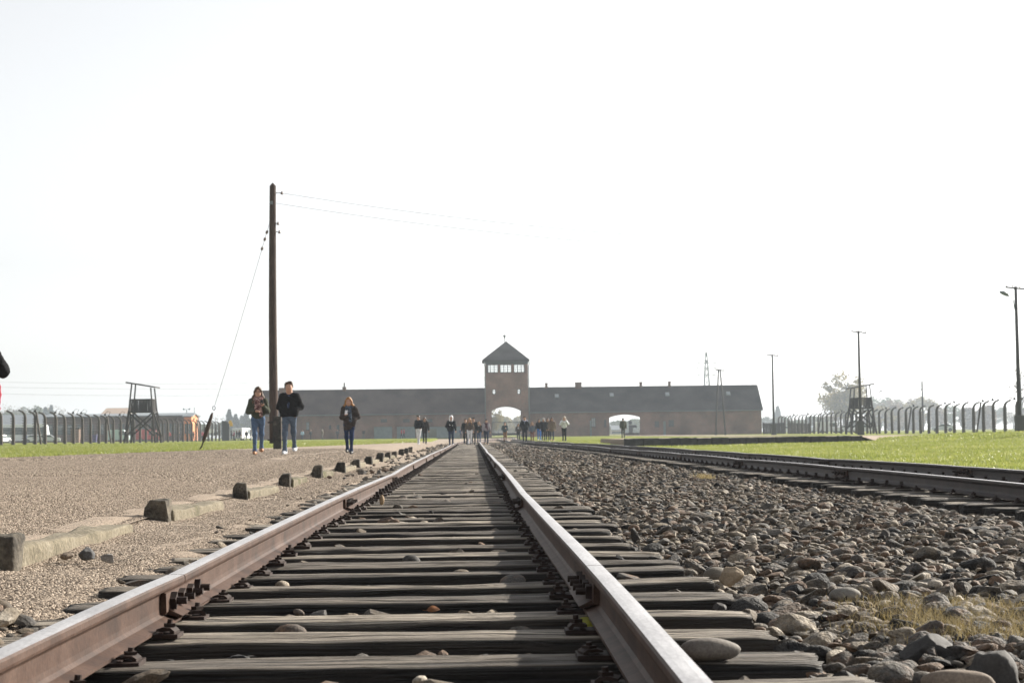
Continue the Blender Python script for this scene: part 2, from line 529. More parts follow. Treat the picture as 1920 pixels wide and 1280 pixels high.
xs = np.concatenate([-np.geomspace(2600, 22, 22), np.arange(-20, 42, 0.45), np.geomspace(43, 2600, 22)])
ys = np.concatenate([np.arange(-12, 0, 3), np.arange(0, 130, 0.7), np.geomspace(131, 2900, 45)])
ys = np.sort(np.unique(np.concatenate([ys, [283, 284, 285, 286]])))
sheet('ground', xs, ys, ground_z, M_ground, label='flat green meadow reaching to the horizon')

# gravel platform: a sheet between the kerb line and the meadow edge
n_y = np.concatenate([np.arange(1, 60, 0.35), np.arange(60, 132, 0.8)])
tt = np.linspace(0, 1, 44)
Yg = np.repeat(n_y[None, :], len(tt), 0)
x_in = np.full_like(n_y, -2.42)
x_out = np.interp(n_y, EDGE_Y, EDGE_X)
wob = 0.12 * vnoise(n_y, n_y * 0.3, 0.9, 5)
Xg = x_in[None, :] * (1 - tt[:, None] ** 1.4) + (np.minimum(x_out + wob, -2.6))[None, :] * tt[:, None] ** 1.4
Zg = platform_z(Xg, Yg)
V = np.stack([Xg, Yg, Zg], -1).reshape(-1, 3)
i, j = np.meshgrid(np.arange(len(tt) - 1), np.arange(len(n_y) - 1), indexing='ij')
a = (i * len(n_y) + j).ravel()
F = np.stack([a, a + 1, a + len(n_y) + 1, a + len(n_y)], -1)
platform = link('gravel_path', mesh_np('gravel_path', V, F, [M_gravel], True))
tag(platform, 'wide beige gravel path left of the kerb blocks', None, None, 'structure')

# pale edging strip between gravel and meadow
mb = MB()
ey = np.arange(12, 108, 1.5)
ex = np.interp(ey, EDGE_Y, EDGE_X)
for k in range(len(ey) - 1):
    z = 0.205
    mb.add([(ex[k] - 0.1, ey[k], z), (ex[k] + 0.08, ey[k], z), (ex[k + 1] + 0.08, ey[k + 1], z), (ex[k + 1] - 0.1, ey[k + 1], z),
            (ex[k] - 0.1, ey[k], 0.05), (ex[k] + 0.08, ey[k], 0.05), (ex[k + 1] + 0.08, ey[k + 1], 0.05), (ex[k + 1] - 0.1, ey[k + 1], 0.05)],
           [(0, 1, 2, 3), (0, 4, 5, 1), (3, 2, 6, 7), (0, 3, 7, 4), (1, 5, 6, 2)])
tag(mb.build('path_edging', M_conc), 'pale concrete edging strip between gravel path and grass', None, None, 'structure')

# ballast bed
n_y = np.concatenate([np.arange(1.5, 40, 0.16), np.arange(40, 136, 0.7)])
tt = np.linspace(0, 1, 90)
Yb = np.repeat(n_y[None, :], len(tt), 0)
Xb = -2.75 * (1 - tt[:, None]) + (t2x(n_y) + 1.9)[None, :] * tt[:, None]
Zb = bed_z(Xb, Yb) + 0.012 * rng.standard_normal(Xb.shape) * np.where(Xb < -1.4, .35, 1)
V = np.stack([Xb, Yb, Zb], -1).reshape(-1, 3)
i, j = np.meshgrid(np.arange(len(tt) - 1), np.arange(len(n_y) - 1), indexing='ij')
a = (i * len(n_y) + j).ravel()
F = np.stack([a, a + len(n_y), a + len(n_y) + 1, a + 1], -1)
mi_ = (V[F].mean(1)[:, 0] < -1.5 - 0.15 * np.sin(V[F].mean(1)[:, 1] * 1.9)).astype(int)
bed = link('ballast_bed', mesh_np('ballast_bed', V, F, [M_ballast_bed, M_gravel], True, mi_))
tag(bed, 'stony railway ballast bed between and around the two tracks', None, None, 'structure')

# gravel yard in front of the gate
mb = MB()
yy = np.array([134, 150, 180, 220, 260, 286, 305])
lx = np.interp(yy, EDGE_Y, EDGE_X) - 0.2
rx = np.array([6.5, 6.0, 7.0, 9.5, 11, 12, 12])
for k in range(len(yy) - 1):
    z = 0.02
    mb.add([(lx[k], yy[k], z), (rx[k], yy[k], z), (rx[k + 1], yy[k + 1], z), (lx[k + 1], yy[k + 1], z)], [(0, 1, 2, 3)])
mb.add([(25, 160, .21), (33, 160, .21), (33, 286, .21), (23.5, 286, .21)], [(0, 1, 2, 3)])
mb.add([(23.0, 284, .212), (30, 284, .212), (30, 330, .212), (23, 330, .212)], [(0, 1, 2, 3)])
mb.add([(-60, 300, .22), (60, 300, .22), (60, 318, .22), (-60, 318, .22)], [(0, 1, 2, 3)])
tag(mb.build('gravel_yard', M_gravel), 'grey gravel yard before the gate arch', None, None, 'structure')


# ------------------------------------------------------------------ stones
def ico(sub):
    bm = bmesh.new()
    bmesh.ops.create_icosphere(bm, subdivisions=sub, radius=1.0)
    V = np.array([v.co[:] for v in bm.verts]); F = np.array([[v.index for v in f.verts] for f in bm.faces])
    bm.free()
    return V, F


def rock_templates(sub, n, angular):
    V0, F0 = ico(sub)
    out = []
    for k in range(n):
        V = V0.copy()
        if angular:
            for q in range(11):        # cut by random planes
                nrm = rng.standard_normal(3); nrm /= np.linalg.norm(nrm)
                d = rng.uniform(0.44, 0.72)
                h = V @ nrm - d
                V = V - np.where(h > 0, h, 0)[:, None] * nrm * 0.97
            V *= 1.35; amp, fr = 0.05, 3.0
        else:
            amp, fr = 0.10, 1.1
        o = rng.uniform(-50, 50, 3)
        disp = np.array([mnoise.noise(Vector(v * fr + o)) for v in V])
        V = V * (1 + amp * disp)[:, None]
        V *= np.array([1.0, rng.uniform(0.55, 0.9), rng.uniform(0.32, 0.58)])
        out.append(V)
    return out, F0


TPL = {}
for sub in (1, 2, 3):
    nn = {1: 10, 2: 14, 3: 14}[sub]
    a_, f_ = rock_templates(sub, nn, True)
    r_, f_ = rock_templates(sub, nn, False)
    TPL[sub] = (a_ + r_[: nn // 3], f_)
NANG = {1: 10, 2: 14, 3: 14}


def rot_mats(n, tilt=0.27):
    az = rng.uniform(0, 2 * math.pi, n)
    ax = rng.normal(0, tilt, n); ay = rng.normal(0, tilt, n)
    c, s = np.cos(az), np.sin(az)
    Rz = np.zeros((n, 3, 3)); Rz[:, 0, 0] = c; Rz[:, 0, 1] = -s; Rz[:, 1, 0] = s; Rz[:, 1, 1] = c; Rz[:, 2, 2] = 1
    Rx = np.zeros((n, 3, 3)); Rx[:, 0, 0] = 1; Rx[:, 1, 1] = np.cos(ax); Rx[:, 1, 2] = -np.sin(ax); Rx[:, 2, 1] = np.sin(ax); Rx[:, 2, 2] = np.cos(ax)
    Ry = np.zeros((n, 3, 3)); Ry[:, 1, 1] = 1; Ry[:, 0, 0] = np.cos(ay); Ry[:, 0, 2] = np.sin(ay); Ry[:, 2, 0] = -np.sin(ay); Ry[:, 2, 2] = np.cos(ay)
    return Rx @ Ry @ Rz


def merge_stones(P, S, R, T, sub):
    tpl, F0 = TPL[sub]
    Vs, Fs, Sm, b = [], [], [], 0
    for k in range(len(P)):
        v = (tpl[T[k] % len(tpl)] * S[k]) @ R[k].T + P[k]
        Vs.append(v); Fs.append(F0 + b); b += len(v)
        Sm.append(np.full(len(F0), (T[k] % len(tpl)) >= NANG[sub]))
    return np.concatenate(Vs), np.concatenate(Fs), np.concatenate(Sm)


SLP = 0.625
S_NEAR = [3.70, 4.32, 4.95, 5.56, 6.09, 6.70, 7.28, 7.98, 8.57, 9.11, 9.88, 10.6, 11.15, 11.9]   # far edges of the sleepers
S1 = list(S_NEAR)
while S1[-1] < 108: S1.append(S1[-1] + SLP + random.uniform(-0.05, 0.05))


def on_sleeper(x, y):
    ed = np.array(S1)
    k = np.clip(np.searchsorted(ed, y), 0, len(ed) - 1)
    return (np.abs(x - T1X) < 1.31) & (ed[k] - y < 0.27)


def make_ballast():
    P, S = [], []

    def field(x0, x1, y0, y1, dens, smed, ssig, smax, zoff=0.0, bury=0.25):
        n = int((x1 - x0) * (y1 - y0) * dens)
        x = rng.uniform(x0, x1, n); y = rng.uniform(y0, y1, n)
        s = np.clip(smed * np.exp(rng.normal(0, ssig, n)), smed * 0.45, smax) / 2
        z = bed_z(x, y) + s * (0.5 - bury) + zoff + rng.uniform(-0.012, 0.02, n)
        return x, y, z, s
    out = []
    out.append(field(0.95, 4.15, 3.4, 8.0, 680, 0.042, 0.53, 0.15))
    out.append(field(0.95, 4.15, 8.0, 15.0, 560, 0.037, 0.5, 0.14))
    out.append(field(0.95, 4.2, 15.0, 30.0, 300, 0.038, 0.46, 0.13))
    out.append(field(0.95, 4.2, 30.0, 62.0, 60, 0.062, 0.40, 0.15))
    out.append(field(0.7, 3.9, 62.0, 118.0, 9, 0.10, 0.35, 0.2))
    out.append(field(-2.3, 0.95, 62.0, 118.0, 5, 0.10, 0.35, 0.2))
    # in the cribs between the sleepers
    x, y, z, s = field(-1.55, 1.1, 3.4, 14.0, 150, 0.056, 0.45, 0.15)
    k = ~on_sleeper(x, y); out.append((x[k], y[k], z[k] - 0.012, s[k]))
    x, y, z, s = field(-1.65, 1.1, 14.0, 45.0, 22, 0.065, 0.4, 0.14)
    k = ~on_sleeper(x, y); out.append((x[k], y[k], z[k] - 0.01, s[k]))
    x, y, z, s = field(-1.5, 1.1, 3.6, 32.0, 7, 0.085, 0.35, 0.14, 0.035)      # the ones that stand up between the timbers
    k = ~on_sleeper(x, y) & ~on_sleeper(x, y + .05) & ~on_sleeper(x, y - .04); out.append((x[k], y[k], z[k], s[k]))
    # left shoulder, coarse near the camera, sparse further on
    out.append(field(-2.6, -1.2, 3.6, 6.2, 160, 0.055, 0.45, 0.13))
    out.append(field(-1.8, -1.3, 6.6, 24.0, 4, 0.04, 0.45, 0.10))
    out.append(field(-2.2, -1.5, 24.0, 60.0, 5, 0.08, 0.4, 0.18))
    # track two
    out.append(field(4.1, 6.9, 9.0, 40.0, 45, 0.06, 0.4, 0.13, -0.01))
    A = [np.concatenate([o[k] for o in out]) for k in range(4)]
    x, y, z, s = A
    # drop what lies in the rails
    for rx_ in (T1X - 0.75, T1X + 0.75):
        k = np.abs(x - rx_) > 0.10 + s * 0.6
        x, y, z, s = x[k], y[k], z[k], s[k]
    for sg in (-0.75, 0.75):
        k = np.abs(x - t2x(y) - sg) > 0.10 + s * 0.6
        x, y, z, s = x[k], y[k], z[k], s[k]
    return np.stack([x, y, z], -1), s


BP, BS = make_ballast()
BR = rot_mats(len(BP))
BT = rng.integers(0, 1000, len(BP))
apparent = BS / BP[:, 1]
hidden = (BP[:, 0] < 0.95) & (BP[:, 0] > -1.6)
for k in np.argsort(-apparent)[:3000]:
    u, v = PROJ(BP[k])
    if not (8 < u < 1912 and v < 1272): apparent[k] *= 0.01
apparent = np.where(hidden & (BP[:, 1] > 4.4), apparent * 0.3, apparent)
order = np.argsort(-apparent)
single = order[:300]
is_single = np.zeros(len(BP), bool); is_single[single] = True
tplm = []
for t in range(len(TPL[3][0])):
    tplm.append(mesh_np('stone', TPL[3][0][t], TPL[3][1], [M_ballast_o], t >= NANG[3]))
for k in single:
    o = link('stone', tplm[BT[k] % len(tplm)], bed)
    o.matrix_local = Matrix.Translation(BP[k]) @ Matrix(BR[k].tolist()).to_4x4() @ Matrix.Scale(BS[k], 4)
near = (~is_single) & (BP[:, 1] < 9.5)
mid = (~is_single) & (BP[:, 1] >= 9.5) & (BP[:, 1] < 40) & (BS / BP[:, 1] > .0018)
far = (~is_single) & ~near & ~mid
Vs, Fs, Sm, b = [], [], [], 0
for sel, sub in ((near, 2), (mid, 2), (far, 1)):
    idx = np.nonzero(sel)[0]
    v, f, sm_ = merge_stones(BP[idx], BS[idx], BR[idx], BT[idx], sub)
    Vs.append(v); Fs.append(f + b); Sm.append(sm_); b += len(v)
me = mesh_np('ballast_stones', np.concatenate(Vs), np.concatenate(Fs), [M_ballast])
me.polygons.foreach_set('use_smooth', np.concatenate(Sm))
o = link('ballast_stones', me, bed)
tag(o, None, None, None, 'stuff')


# ------------------------------------------------------------------ fine gravel as scattered pebbles
def scatter(name, V, F, density, smin, smax, parent, mat, seed):
    ob = link(name, mesh_np(name, V, F, [mat]), parent)
    tag(ob, None, None, None, 'stuff')
    ng = bpy.data.node_groups.new(name, 'GeometryNodeTree')
    ng.interface.new_socket('Geometry', in_out='INPUT', socket_type='NodeSocketGeometry')
    ng.interface.new_socket('Geometry', in_out='OUTPUT', socket_type='NodeSocketGeometry')
    N, L = ng.nodes, ng.links
    gi = N.new('NodeGroupInput'); go = N.new('NodeGroupOutput')
    dp = N.new('GeometryNodeDistributePointsOnFaces'); dp.inputs['Density'].default_value = density; dp.inputs['Seed'].default_value = seed
    ic = N.new('GeometryNodeMeshIcoSphere'); ic.inputs['Radius'].default_value = 1.0; ic.inputs['Subdivisions'].default_value = 1
    sm_ = N.new('GeometryNodeSetMaterial'); sm_.inputs['Material'].default_value = mat
    ip = N.new('GeometryNodeInstanceOnPoints')
    rs = N.new('FunctionNodeRandomValue'); rs.data_type = 'FLOAT_VECTOR'
    rs.inputs[0].default_value = (smin, smin, smin * 0.8); rs.inputs[1].default_value = (smax, smax, smax * 0.85)
    rr = N.new('FunctionNodeRandomValue'); rr.data_type = 'FLOAT_VECTOR'
    rr.inputs[0].default_value = (-0.6, -0.6, 0); rr.inputs[1].default_value = (0.6, 0.6, 6.28); rr.inputs['Seed'].default_value = 5
    L.new(gi.outputs[0], dp.inputs[0]); L.new(dp.outputs['Points'], ip.inputs['Points'])
    L.new(ic.outputs['Mesh'], sm_.inputs[0]); L.new(sm_.outputs[0], ip.inputs['Instance'])
    L.new(rs.outputs[0], ip.inputs['Scale'])
    e2r = N.new('FunctionNodeEulerToRotation')
    L.new(rr.outputs[0], e2r.inputs[0]); L.new(e2r.outputs[0], ip.inputs['Rotation'])
    L.new(ip.outputs[0], go.inputs[0])
    md = ob.modifiers.new('scatter', 'NODES'); md.node_group = ng
    return ob


def strip(y0, y1, dy, xa, xb, nx, zf):
    yv = np.arange(y0, y1 + 1e-6, dy); t = np.linspace(0, 1, nx)
    A = np.array([xa(y) for y in yv]); B = np.array([xb(y) for y in yv])
    X = A[None, :] * (1 - t[:, None]) + B[None, :] * t[:, None]
    Y = np.repeat(yv[None, :], nx, 0)
    V = np.stack([X, Y, zf(X, Y)], -1).reshape(-1, 3)
    i, j = np.meshgrid(np.arange(nx - 1), np.arange(len(yv) - 1), indexing='ij')
    a = (i * len(yv) + j).ravel()
    return V, np.stack([a, a + len(yv), a + len(yv) + 1, a + 1], -1)


V, F = strip(5.6, 17, 0.3, lambda y: -2.45, lambda y: -1.30 - 0.12 * math.sin(y * 1.7), 6, bed_z)
scatter('gravel', V, F, 6500, 0.006, 0.013, bed, M_pebble, 1)
V, F = strip(17, 34, 0.6, lambda y: -2.45, lambda y: -1.6 - 0.12 * math.sin(y * 1.7), 6, bed_z)
scatter('gravel', V, F, 1100, 0.009, 0.018, bed, M_pebble, 2)
V, F = strip(7.6, 20, 0.3, lambda y: -0.30 * y - 0.4, lambda y: -2.45, 12, platform_z)
scatter('gravel', V, F, 3200, 0.005, 0.0105, platform, M_pebble, 3)
V, F = strip(20, 36, 0.5, lambda y: -0.30 * y - 0.4, lambda y: -2.45, 14, platform_z)
scatter('gravel', V, F, 900, 0.007, 0.014, platform, M_pebble, 4)
V, F = strip(36, 60, 1, lambda y: max(-0.30 * y - 0.4, float(np.interp(y, EDGE_Y, EDGE_X)) + 0.2), lambda y: -2.45, 14, platform_z)
scatter('gravel', V, F, 160, 0.012, 0.026, platform, M_pebble, 5)


# ------------------------------------------------------------------ railway tracks
def sleeper_mesh(length, w, h, nx, seed, rough_=1.0):
    r_ = np.random.default_rng(seed)
    ring = []
    npw, nph = 12, 6
    for i in range(npw): ring.append((-w / 2 + w * i / npw, h / 2))
    for i in range(nph): ring.append((w / 2, h / 2 - h * i / nph))
    for i in range(npw): ring.append((w / 2 - w * i / npw, -h / 2))
    for i in range(nph): ring.append((-w / 2, -h / 2 + h * i / nph))
    ring = np.array(ring); n = len(ring)
    for k in range(n):      # rounded corners
        q = ring[k] / np.array([w / 2, h / 2])
        rr_ = np.sum(np.abs(q) ** 7) ** (1 / 7)
        ring[k] = ring[k] / rr_
    xs_ = np.linspace(-length / 2, length / 2, nx)
    o = r_.uniform(-90, 90, 3)
    V = np.zeros((nx, n, 3))
    bow = r_.normal(0, 0.006); twist = r_.normal(0, 0.01)
    crk = r_.uniform(-w * 0.35, w * 0.35, 3)
    for i_, x in enumerate(xs_):
        for k in range(n):
            y, z = ring[k]
            nrm = np.array([y / (w / 2), z / (h / 2)]); nrm /= np.linalg.norm(nrm)
            a = mnoise.noise(Vector((x * 1.1 + o[0], y * 16 + o[1], z * 16))) * 0.012
            a += mnoise.noise(Vector((x * 4.5 + o[1], y * 45, z * 45 + o[2]))) * 0.006
            if z > h * 0.3:
                for c in crk:
                    c2 = c + 0.02 * math.sin(x * 1.3 + o[0] + c * 40)
                    a -= 0.012 * math.exp(-((y - c2) / 0.010) ** 2) * max(0, mnoise.noise(Vector((x * 0.9 + o[2], c * 20, 0))) + 0.25)
                # worn edges
                e = max(0, abs(y) - w * 0.36) / (w * 0.14)
                a -= 0.012 * e * (0.7 + mnoise.noise(Vector((x * 3 + o[0], y * 5, 7))))
            endw = 1 - 0.05 * max(0, abs(x) - length / 2 + 0.05) / 0.05
            yy_ = y * endw + nrm[0] * a * rough_ + 0.008 * mnoise.noise(Vector((x * 1.3 + o[0], 3, 1)))
            zz_ = z * endw + nrm[1] * a * rough_ + bow * (x / length * 2) ** 2 + twist * y
            V[i_, k] = (x, yy_, zz_)
    V[:, :, 2] -= h / 2
    V[0, :, 0] += r_.uniform(-0.015, 0.015, n); V[-1, :, 0] += r_.uniform(-0.015, 0.015, n)
    Vf = V.reshape(-1, 3)
    i_, k_ = np.meshgrid(np.arange(nx - 1), np.arange(n), indexing='ij')
    a = (i_ * n + k_).ravel(); b_ = (i_ * n + (k_ + 1) % n).ravel()
    F = [tuple(q) for q in np.stack([a, b_, b_ + n, a + n], -1)]
    F.append(tuple(range(n - 1, -1, -1))); F.append(tuple(range((nx - 1) * n, nx * n)))
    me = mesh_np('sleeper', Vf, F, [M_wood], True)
    me.polygons[len(F) - 1].use_smooth = False; me.polygons[len(F) - 2].use_smooth = False
    return me


RAILP = [(-.0625, 0), (.0625, 0), (.0625, .010), (.022, .024), (.009, .034), (.0075, .05), (.0075, .095), (.012, .105), (.033, .114), (.035, .122),
         (.0345, .137), (.029, .143), (.012, .1445), (-.012, .1445), (-.029, .143), (-.0345, .137), (-.035, .122), (-.033, .114), (-.012, .105), (-.0075, .095),
         (-.0075, .05), (-.009, .034), (-.022, .024), (-.0625, .010)]


RAILP = [(q * (.88 if h < .03 else 1.0), h) for q, h in RAILP]


def rail_mesh(pts, side_mat):
    """pts: list of (x,y,z) of the foot centre"""
    n = len(RAILP)
    V, F, mi = [], [], []
    for i_, p in enumerate(pts):
        a = Vector(pts[max(i_ - 1, 0)]); b_ = Vector(pts[min(i_ + 1, len(pts) - 1)])
        t = (b_ - a).normalized(); u = Vector((t.y, -t.x, 0)).normalized()
        for (q, h) in RAILP:
            V.append((p[0] + u.x * q, p[1] + u.y * q, p[2] + h))
    for i_ in range(len(pts) - 1):
        for k in range(n):
            k2 = (k + 1) % n
            F.append((i_ * n + k, (i_ + 1) * n + k, (i_ + 1) * n + k2, i_ * n + k2))
            mi.append(1 if 11 <= k <= 13 else 0)
    F.append(tuple(range(n))); mi.append(0)
    F.append(tuple(range((len(pts) - 1) * n + n - 1, (len(pts) - 1) * n - 1, -1))); mi.append(0)
    return mesh_np('rail', V, F, [side_mat, M_railtop], False, mi)


def tie_plate_mesh():
    mb = MB()
    mb.box((-.125, -.055, -.004), (.125, .055, .010))
    for s in (-1, 1):
        mb.box((min(s * .064, s * .078), -.06, .014), (max(s * .064, s * .078), .05, .017))
    return mb.mesh('tie_plate', [M_iron])


def clip_mesh():
    mb = MB()
    # clamp lapping the rail foot, square nut and bolt end, in local x>0 away from the rail
    mb.prism([(-.026, .010), (-.026, .020), (-.004, .028), (.026, .026), (.040, .012), (.040, -.002), (.028, -.002), (.022, .012)], 'y', -.034, .034)
    c, s_ = math.cos(.5), math.sin(.5)
    def nut(cx, cy, r, z0, z1):
        mb.prism([(cx + r * (c * a - s_ * b), cy + r * (s_ * a + c * b)) for a, b in ((-1, -1), (1, -1), (1, 1), (-1, 1))], 'z', z0, z1)
    nut(.012, .004, .017, .027, .042)
    mb.tube([(.012, .004, .04), (.014, .006, .060)], .010, 8)
    return mb.mesh('clip', [M_iron])


def far_plate_mesh():
    mb = MB()
    mb.box((-.155, -.07, -.004), (.155, .07, .014))
    for s in (-1, 1):
        mb.box((min(s * .045, s * .11), -.03, .014), (max(s * .045, s * .11), .03, .04))
        mb.box((min(s * .065, s * .095), -.018, .04), (max(s * .065, s * .095), .018, .072))
    return mb.mesh('tie_plate', [M_iron])


def fishplate_mesh(side):
    mb = MB()
    s = side
    mb.prism([(s * .009, .03), (s * .024, .028), (s * .03, .036), (s * .028, .1), (s * .012, .106), (s * .009, .1)], 'y', -.34, .34)
    mb.prism([(s * .02, .026), (s * .07, .013), (s * .078, .02), (s * .03, .042)], 'y', -.3, .3)
    return mb.mesh('fishplate', [M_rust])


def bolt_mesh(side):
    mb = MB()
    s = side
    mb.box((min(s * .026, s * .05), -.022, -.022), (max(s * .026, s * .05), .022, .022))
    mb.tube([(s * .048, 0, 0), (s * .085, 0, 0)], .013, 8)
    return mb.mesh('bolt', [M_iron])


ME_plate, ME_clip, ME_fplate = tie_plate_mesh(), clip_mesh(), far_plate_mesh()
ME_fish = {s: fishplate_mesh(s) for s in (-1, 1)}
ME_bolt = {s: bolt_mesh(s) for s in (-1, 1)}
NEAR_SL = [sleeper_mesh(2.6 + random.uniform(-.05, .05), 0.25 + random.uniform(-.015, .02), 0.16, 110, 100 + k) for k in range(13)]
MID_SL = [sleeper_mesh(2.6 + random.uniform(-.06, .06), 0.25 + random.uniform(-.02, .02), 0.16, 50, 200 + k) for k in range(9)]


def build_track(root, path, ys_sleepers, joints, base_z, near_limit, wob, side_mat, amp=1.0, jseed=3):
    r_ = random.Random(jseed)
    px_ = lambda y: float(np.interp(y, [p[0] for p in path], [p[1] for p in path]))
    for k, ye in enumerate(ys_sleepers):
        yc = ye - 0.125
        if ye < near_limit:
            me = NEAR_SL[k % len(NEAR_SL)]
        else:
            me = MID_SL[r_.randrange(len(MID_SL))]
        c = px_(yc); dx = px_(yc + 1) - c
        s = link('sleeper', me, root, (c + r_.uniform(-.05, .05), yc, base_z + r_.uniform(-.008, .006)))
        s.rotation_euler = (r_.uniform(-.02, .02), r_.uniform(-.004, .004), -math.atan(dx) + r_.uniform(-.012, .012))
        if ye > near_limit and r_.random() < .5: s.rotation_euler[2] += math.pi
        flip = s.rotation_euler[2] > 2
        for sd in (-1, 1):
            lx_ = (c + sd * .75 - s.location.x) * (-1 if flip else 1)
            if ye < 17:
                link('tie_plate', ME_plate, s, (lx_, 0, .004))
                for q in (-1, 1):
                    cl = link('clip', ME_clip, s, (lx_ + q * .079, r_.uniform(-.012, .012), .014))
                    cl.rotation_euler = (0, 0, (0 if q > 0 else math.pi) + r_.uniform(-.35, .35))
                    cl.scale = (.9, .9, r_.uniform(.55, .8))
            else:
                link('tie_plate', ME_fplate, s, (lx_, 0, .004))
    # rails: one piece from joint to joint, with the small kinks old track has
    for sd in (-1, 1):
        offx = [0.0] + [r_.gauss(0, .011 * amp) for _ in joints]
        offz = [0.0] + [r_.gauss(0, .009 * amp) for _ in joints]
        for k in range(len(joints) - 1):
            y0, y1 = joints[k], joints[k + 1]
            L = y1 - y0
            n = max(2, int(L / (0.5 if y0 < 20 else 1.5)))
            pts = []
            for q in range(n + 1):
                t = q / n
                y = y0 + 0.006 + (L - 0.012) * t
                bowx = wob * math.sin(math.pi * t) * ((k * 7 + (sd > 0) * 3) % 5 - 2) / 2
                sag = -0.006 * amp * (2 * t - 1) ** 4
                pts.append((px_(y) + sd * .75 + offx[k] * (1 - t) + offx[k + 1] * t + bowx, y, base_z + .014 + offz[k] * (1 - t) + offz[k + 1] * t + sag))
            ro = link('rail', rail_mesh(pts, side_mat), root)
            if y0 > 55: continue
            # splice at the far end of this piece
            jx = px_(y1) + sd * .75 + offx[k + 1]; jz = base_z + .014 + offz[k + 1]
            for face in (-1, 1):
                fp = link('fishplate', ME_fish[face], ro, (jx, y1, jz))
                if y1 < 30:
                    for b_ in (-.25, -.09, .09, .25):
                        bo = link('bolt', ME_bolt[face], ro, (jx, y1 + b_, jz + .068))
                        bo.rotation_euler = (r_.uniform(0, 1), 0, 0)


J1 = [1.2, 6.1] + [6.1 + 8.0 * k for k in range(1, 25)]
J1 = [j for j in J1 if j < 200]
track1 = empty('railway_track', (0, 0, 0), 0, 'rusty railway track running straight away through the middle of the picture', 'railway track')
build_track(track1, T1P, S1, J1, 0.0, 12.2, 0.006, M_rust, 1.0, 4)
S2 = [10.0]
while S2[-1] < 104: S2.append(S2[-1] + SLP + random.uniform(-.04, .04))
J2 = [8.0, 12.5] + [12.5 + 8.0 * k for k in range(1, 36)]
track2 = empty('railway_track', (0, 0, 0), 0, 'dark side track bending towards the gate, beside the grass', 'railway track')
build_track(track2, T2P, S2, J2, 0.02, 0, 0.01, M_rust2, 1.6, 9)

# ------------------------------------------------------------------ single stones worth naming
def loose_stone(label, px, py, Y, size, shape, colr, rounded, rz, z=None, name='loose_stone', sub=4):
    V0, F0 = ico(sub)
    Vv = V0.copy()
    r_ = np.random.default_rng(int(px * 7 + py))
    if not rounded:
        for q in range(14):
            nrm = r_.standard_normal(3); nrm /= np.linalg.norm(nrm)
            h = Vv @ nrm - r_.uniform(.55, .85)
            Vv = Vv - np.where(h > 0, h, 0)[:, None] * nrm * .96
    o = r_.uniform(-50, 50, 3)
    f1, a1 = (1.0, .13) if rounded else (2.4, .09)
    dd = np.array([mnoise.noise(Vector(v * f1 + o)) * a1 + mnoise.noise(Vector(v * 7 + o)) * (.008 if rounded else .075) for v in Vv])
    Vv = Vv * (1 + dd)[:, None] * np.array(shape) * size / 2
    c = colr
    m = pm('stone_' + '%d_%d' % (px, py), [tuple(x * .6 for x in c), c, tuple(min(1, x * 1.35) for x in c)], scale=8 / size * .12, rough=.8, bump=.3, bscale=60, dist=.006, grit=.2, gscale=140)
    P = PT(px, py, Y)
    zz = z if z is not None else P.z
    ob = link(name, mesh_np(name, Vv, F0, [m], True), None, (P.x, Y, zz), rz)
    return tag(ob, label, 'stone')


loose_stone('large smooth grey-brown boulder lying on the sleepers right of the rail', 1328, 1204, 4.78, .18, (1, .6, .40), (.13, .115, .10), True, .1, .02)
loose_stone('pale beige blocky cobble at the end of the sleepers', 1371, 1082, 7.2, .13, (1.0, .8, .72), (.25, .195, .135), False, .4, .02)
loose_stone('big dark pitted lump of slag beside the dry grass', 1745, 1200, 4.9, .20, (1, .7, .62), (.045, .043, .042), False, .3, -.01)
loose_stone('large dark angular rock in the lower right corner', 1850, 1262, 4.35, .20, (.8, .8, 1.0), (.055, .052, .05), False, 1.3, -.02)
loose_stone('long brown rounded stone lying against the lower right rock', 1800, 1276, 4.25, .20, (1, .42, .4), (.19, .15, .115), True, -.6, -.01)
loose_stone('smooth pale dome-shaped stone before the nearest sleeper', 698, 1272, 4.08, .115, (1, .8, .62), (.22, .18, .135), True, .2, -.03)
loose_stone('small square pale block before the nearest sleeper', 930, 1268, 4.10, .075, (1, .8, .7), (.20, .175, .14), False, .4, -.02)
loose_stone('flat grey boulder tucked under the second sleeper end', 1585, 1108, 6.5, .13, (1, .6, .45), (.14, .13, .115), True, .2, .0)
loose_stone('rounded brown cobble half buried beside the ballast slope', 1345, 1062, 7.6, .15, (1, .7, .5), (.12, .105, .085), True, .5, -.01)
loose_stone('dark angular stone lying on the gravel below the kerb block', 164, 1048, 8.75, .10, (.95, .8, .85), (.06, .06, .062), False, .7, .05)
loose_stone('brownish angular stone beside the dark one on the gravel', 126, 1049, 8.8, .085, (1, .8, .6), (.14, .11, .085), False, .2, .04)
loose_stone('pale streaked stone lying on gravel near the rail', 202, 1060, 8.45, .10, (1, .8, .6), (.17, .16, .15), False, 1.9, .045)
loose_stone('smooth dome of grey stone between the middle sleepers', 912, 1085, 7.12, .125, (1, .6, .42), (.15, .13, .105), True, .1, -.02)
loose_stone('small upright tan pebble on a sleeper near the rail', 716, 940, 15.9, .10, (.45, .5, 1.0), (.27, .19, .11), True, .2, .03)

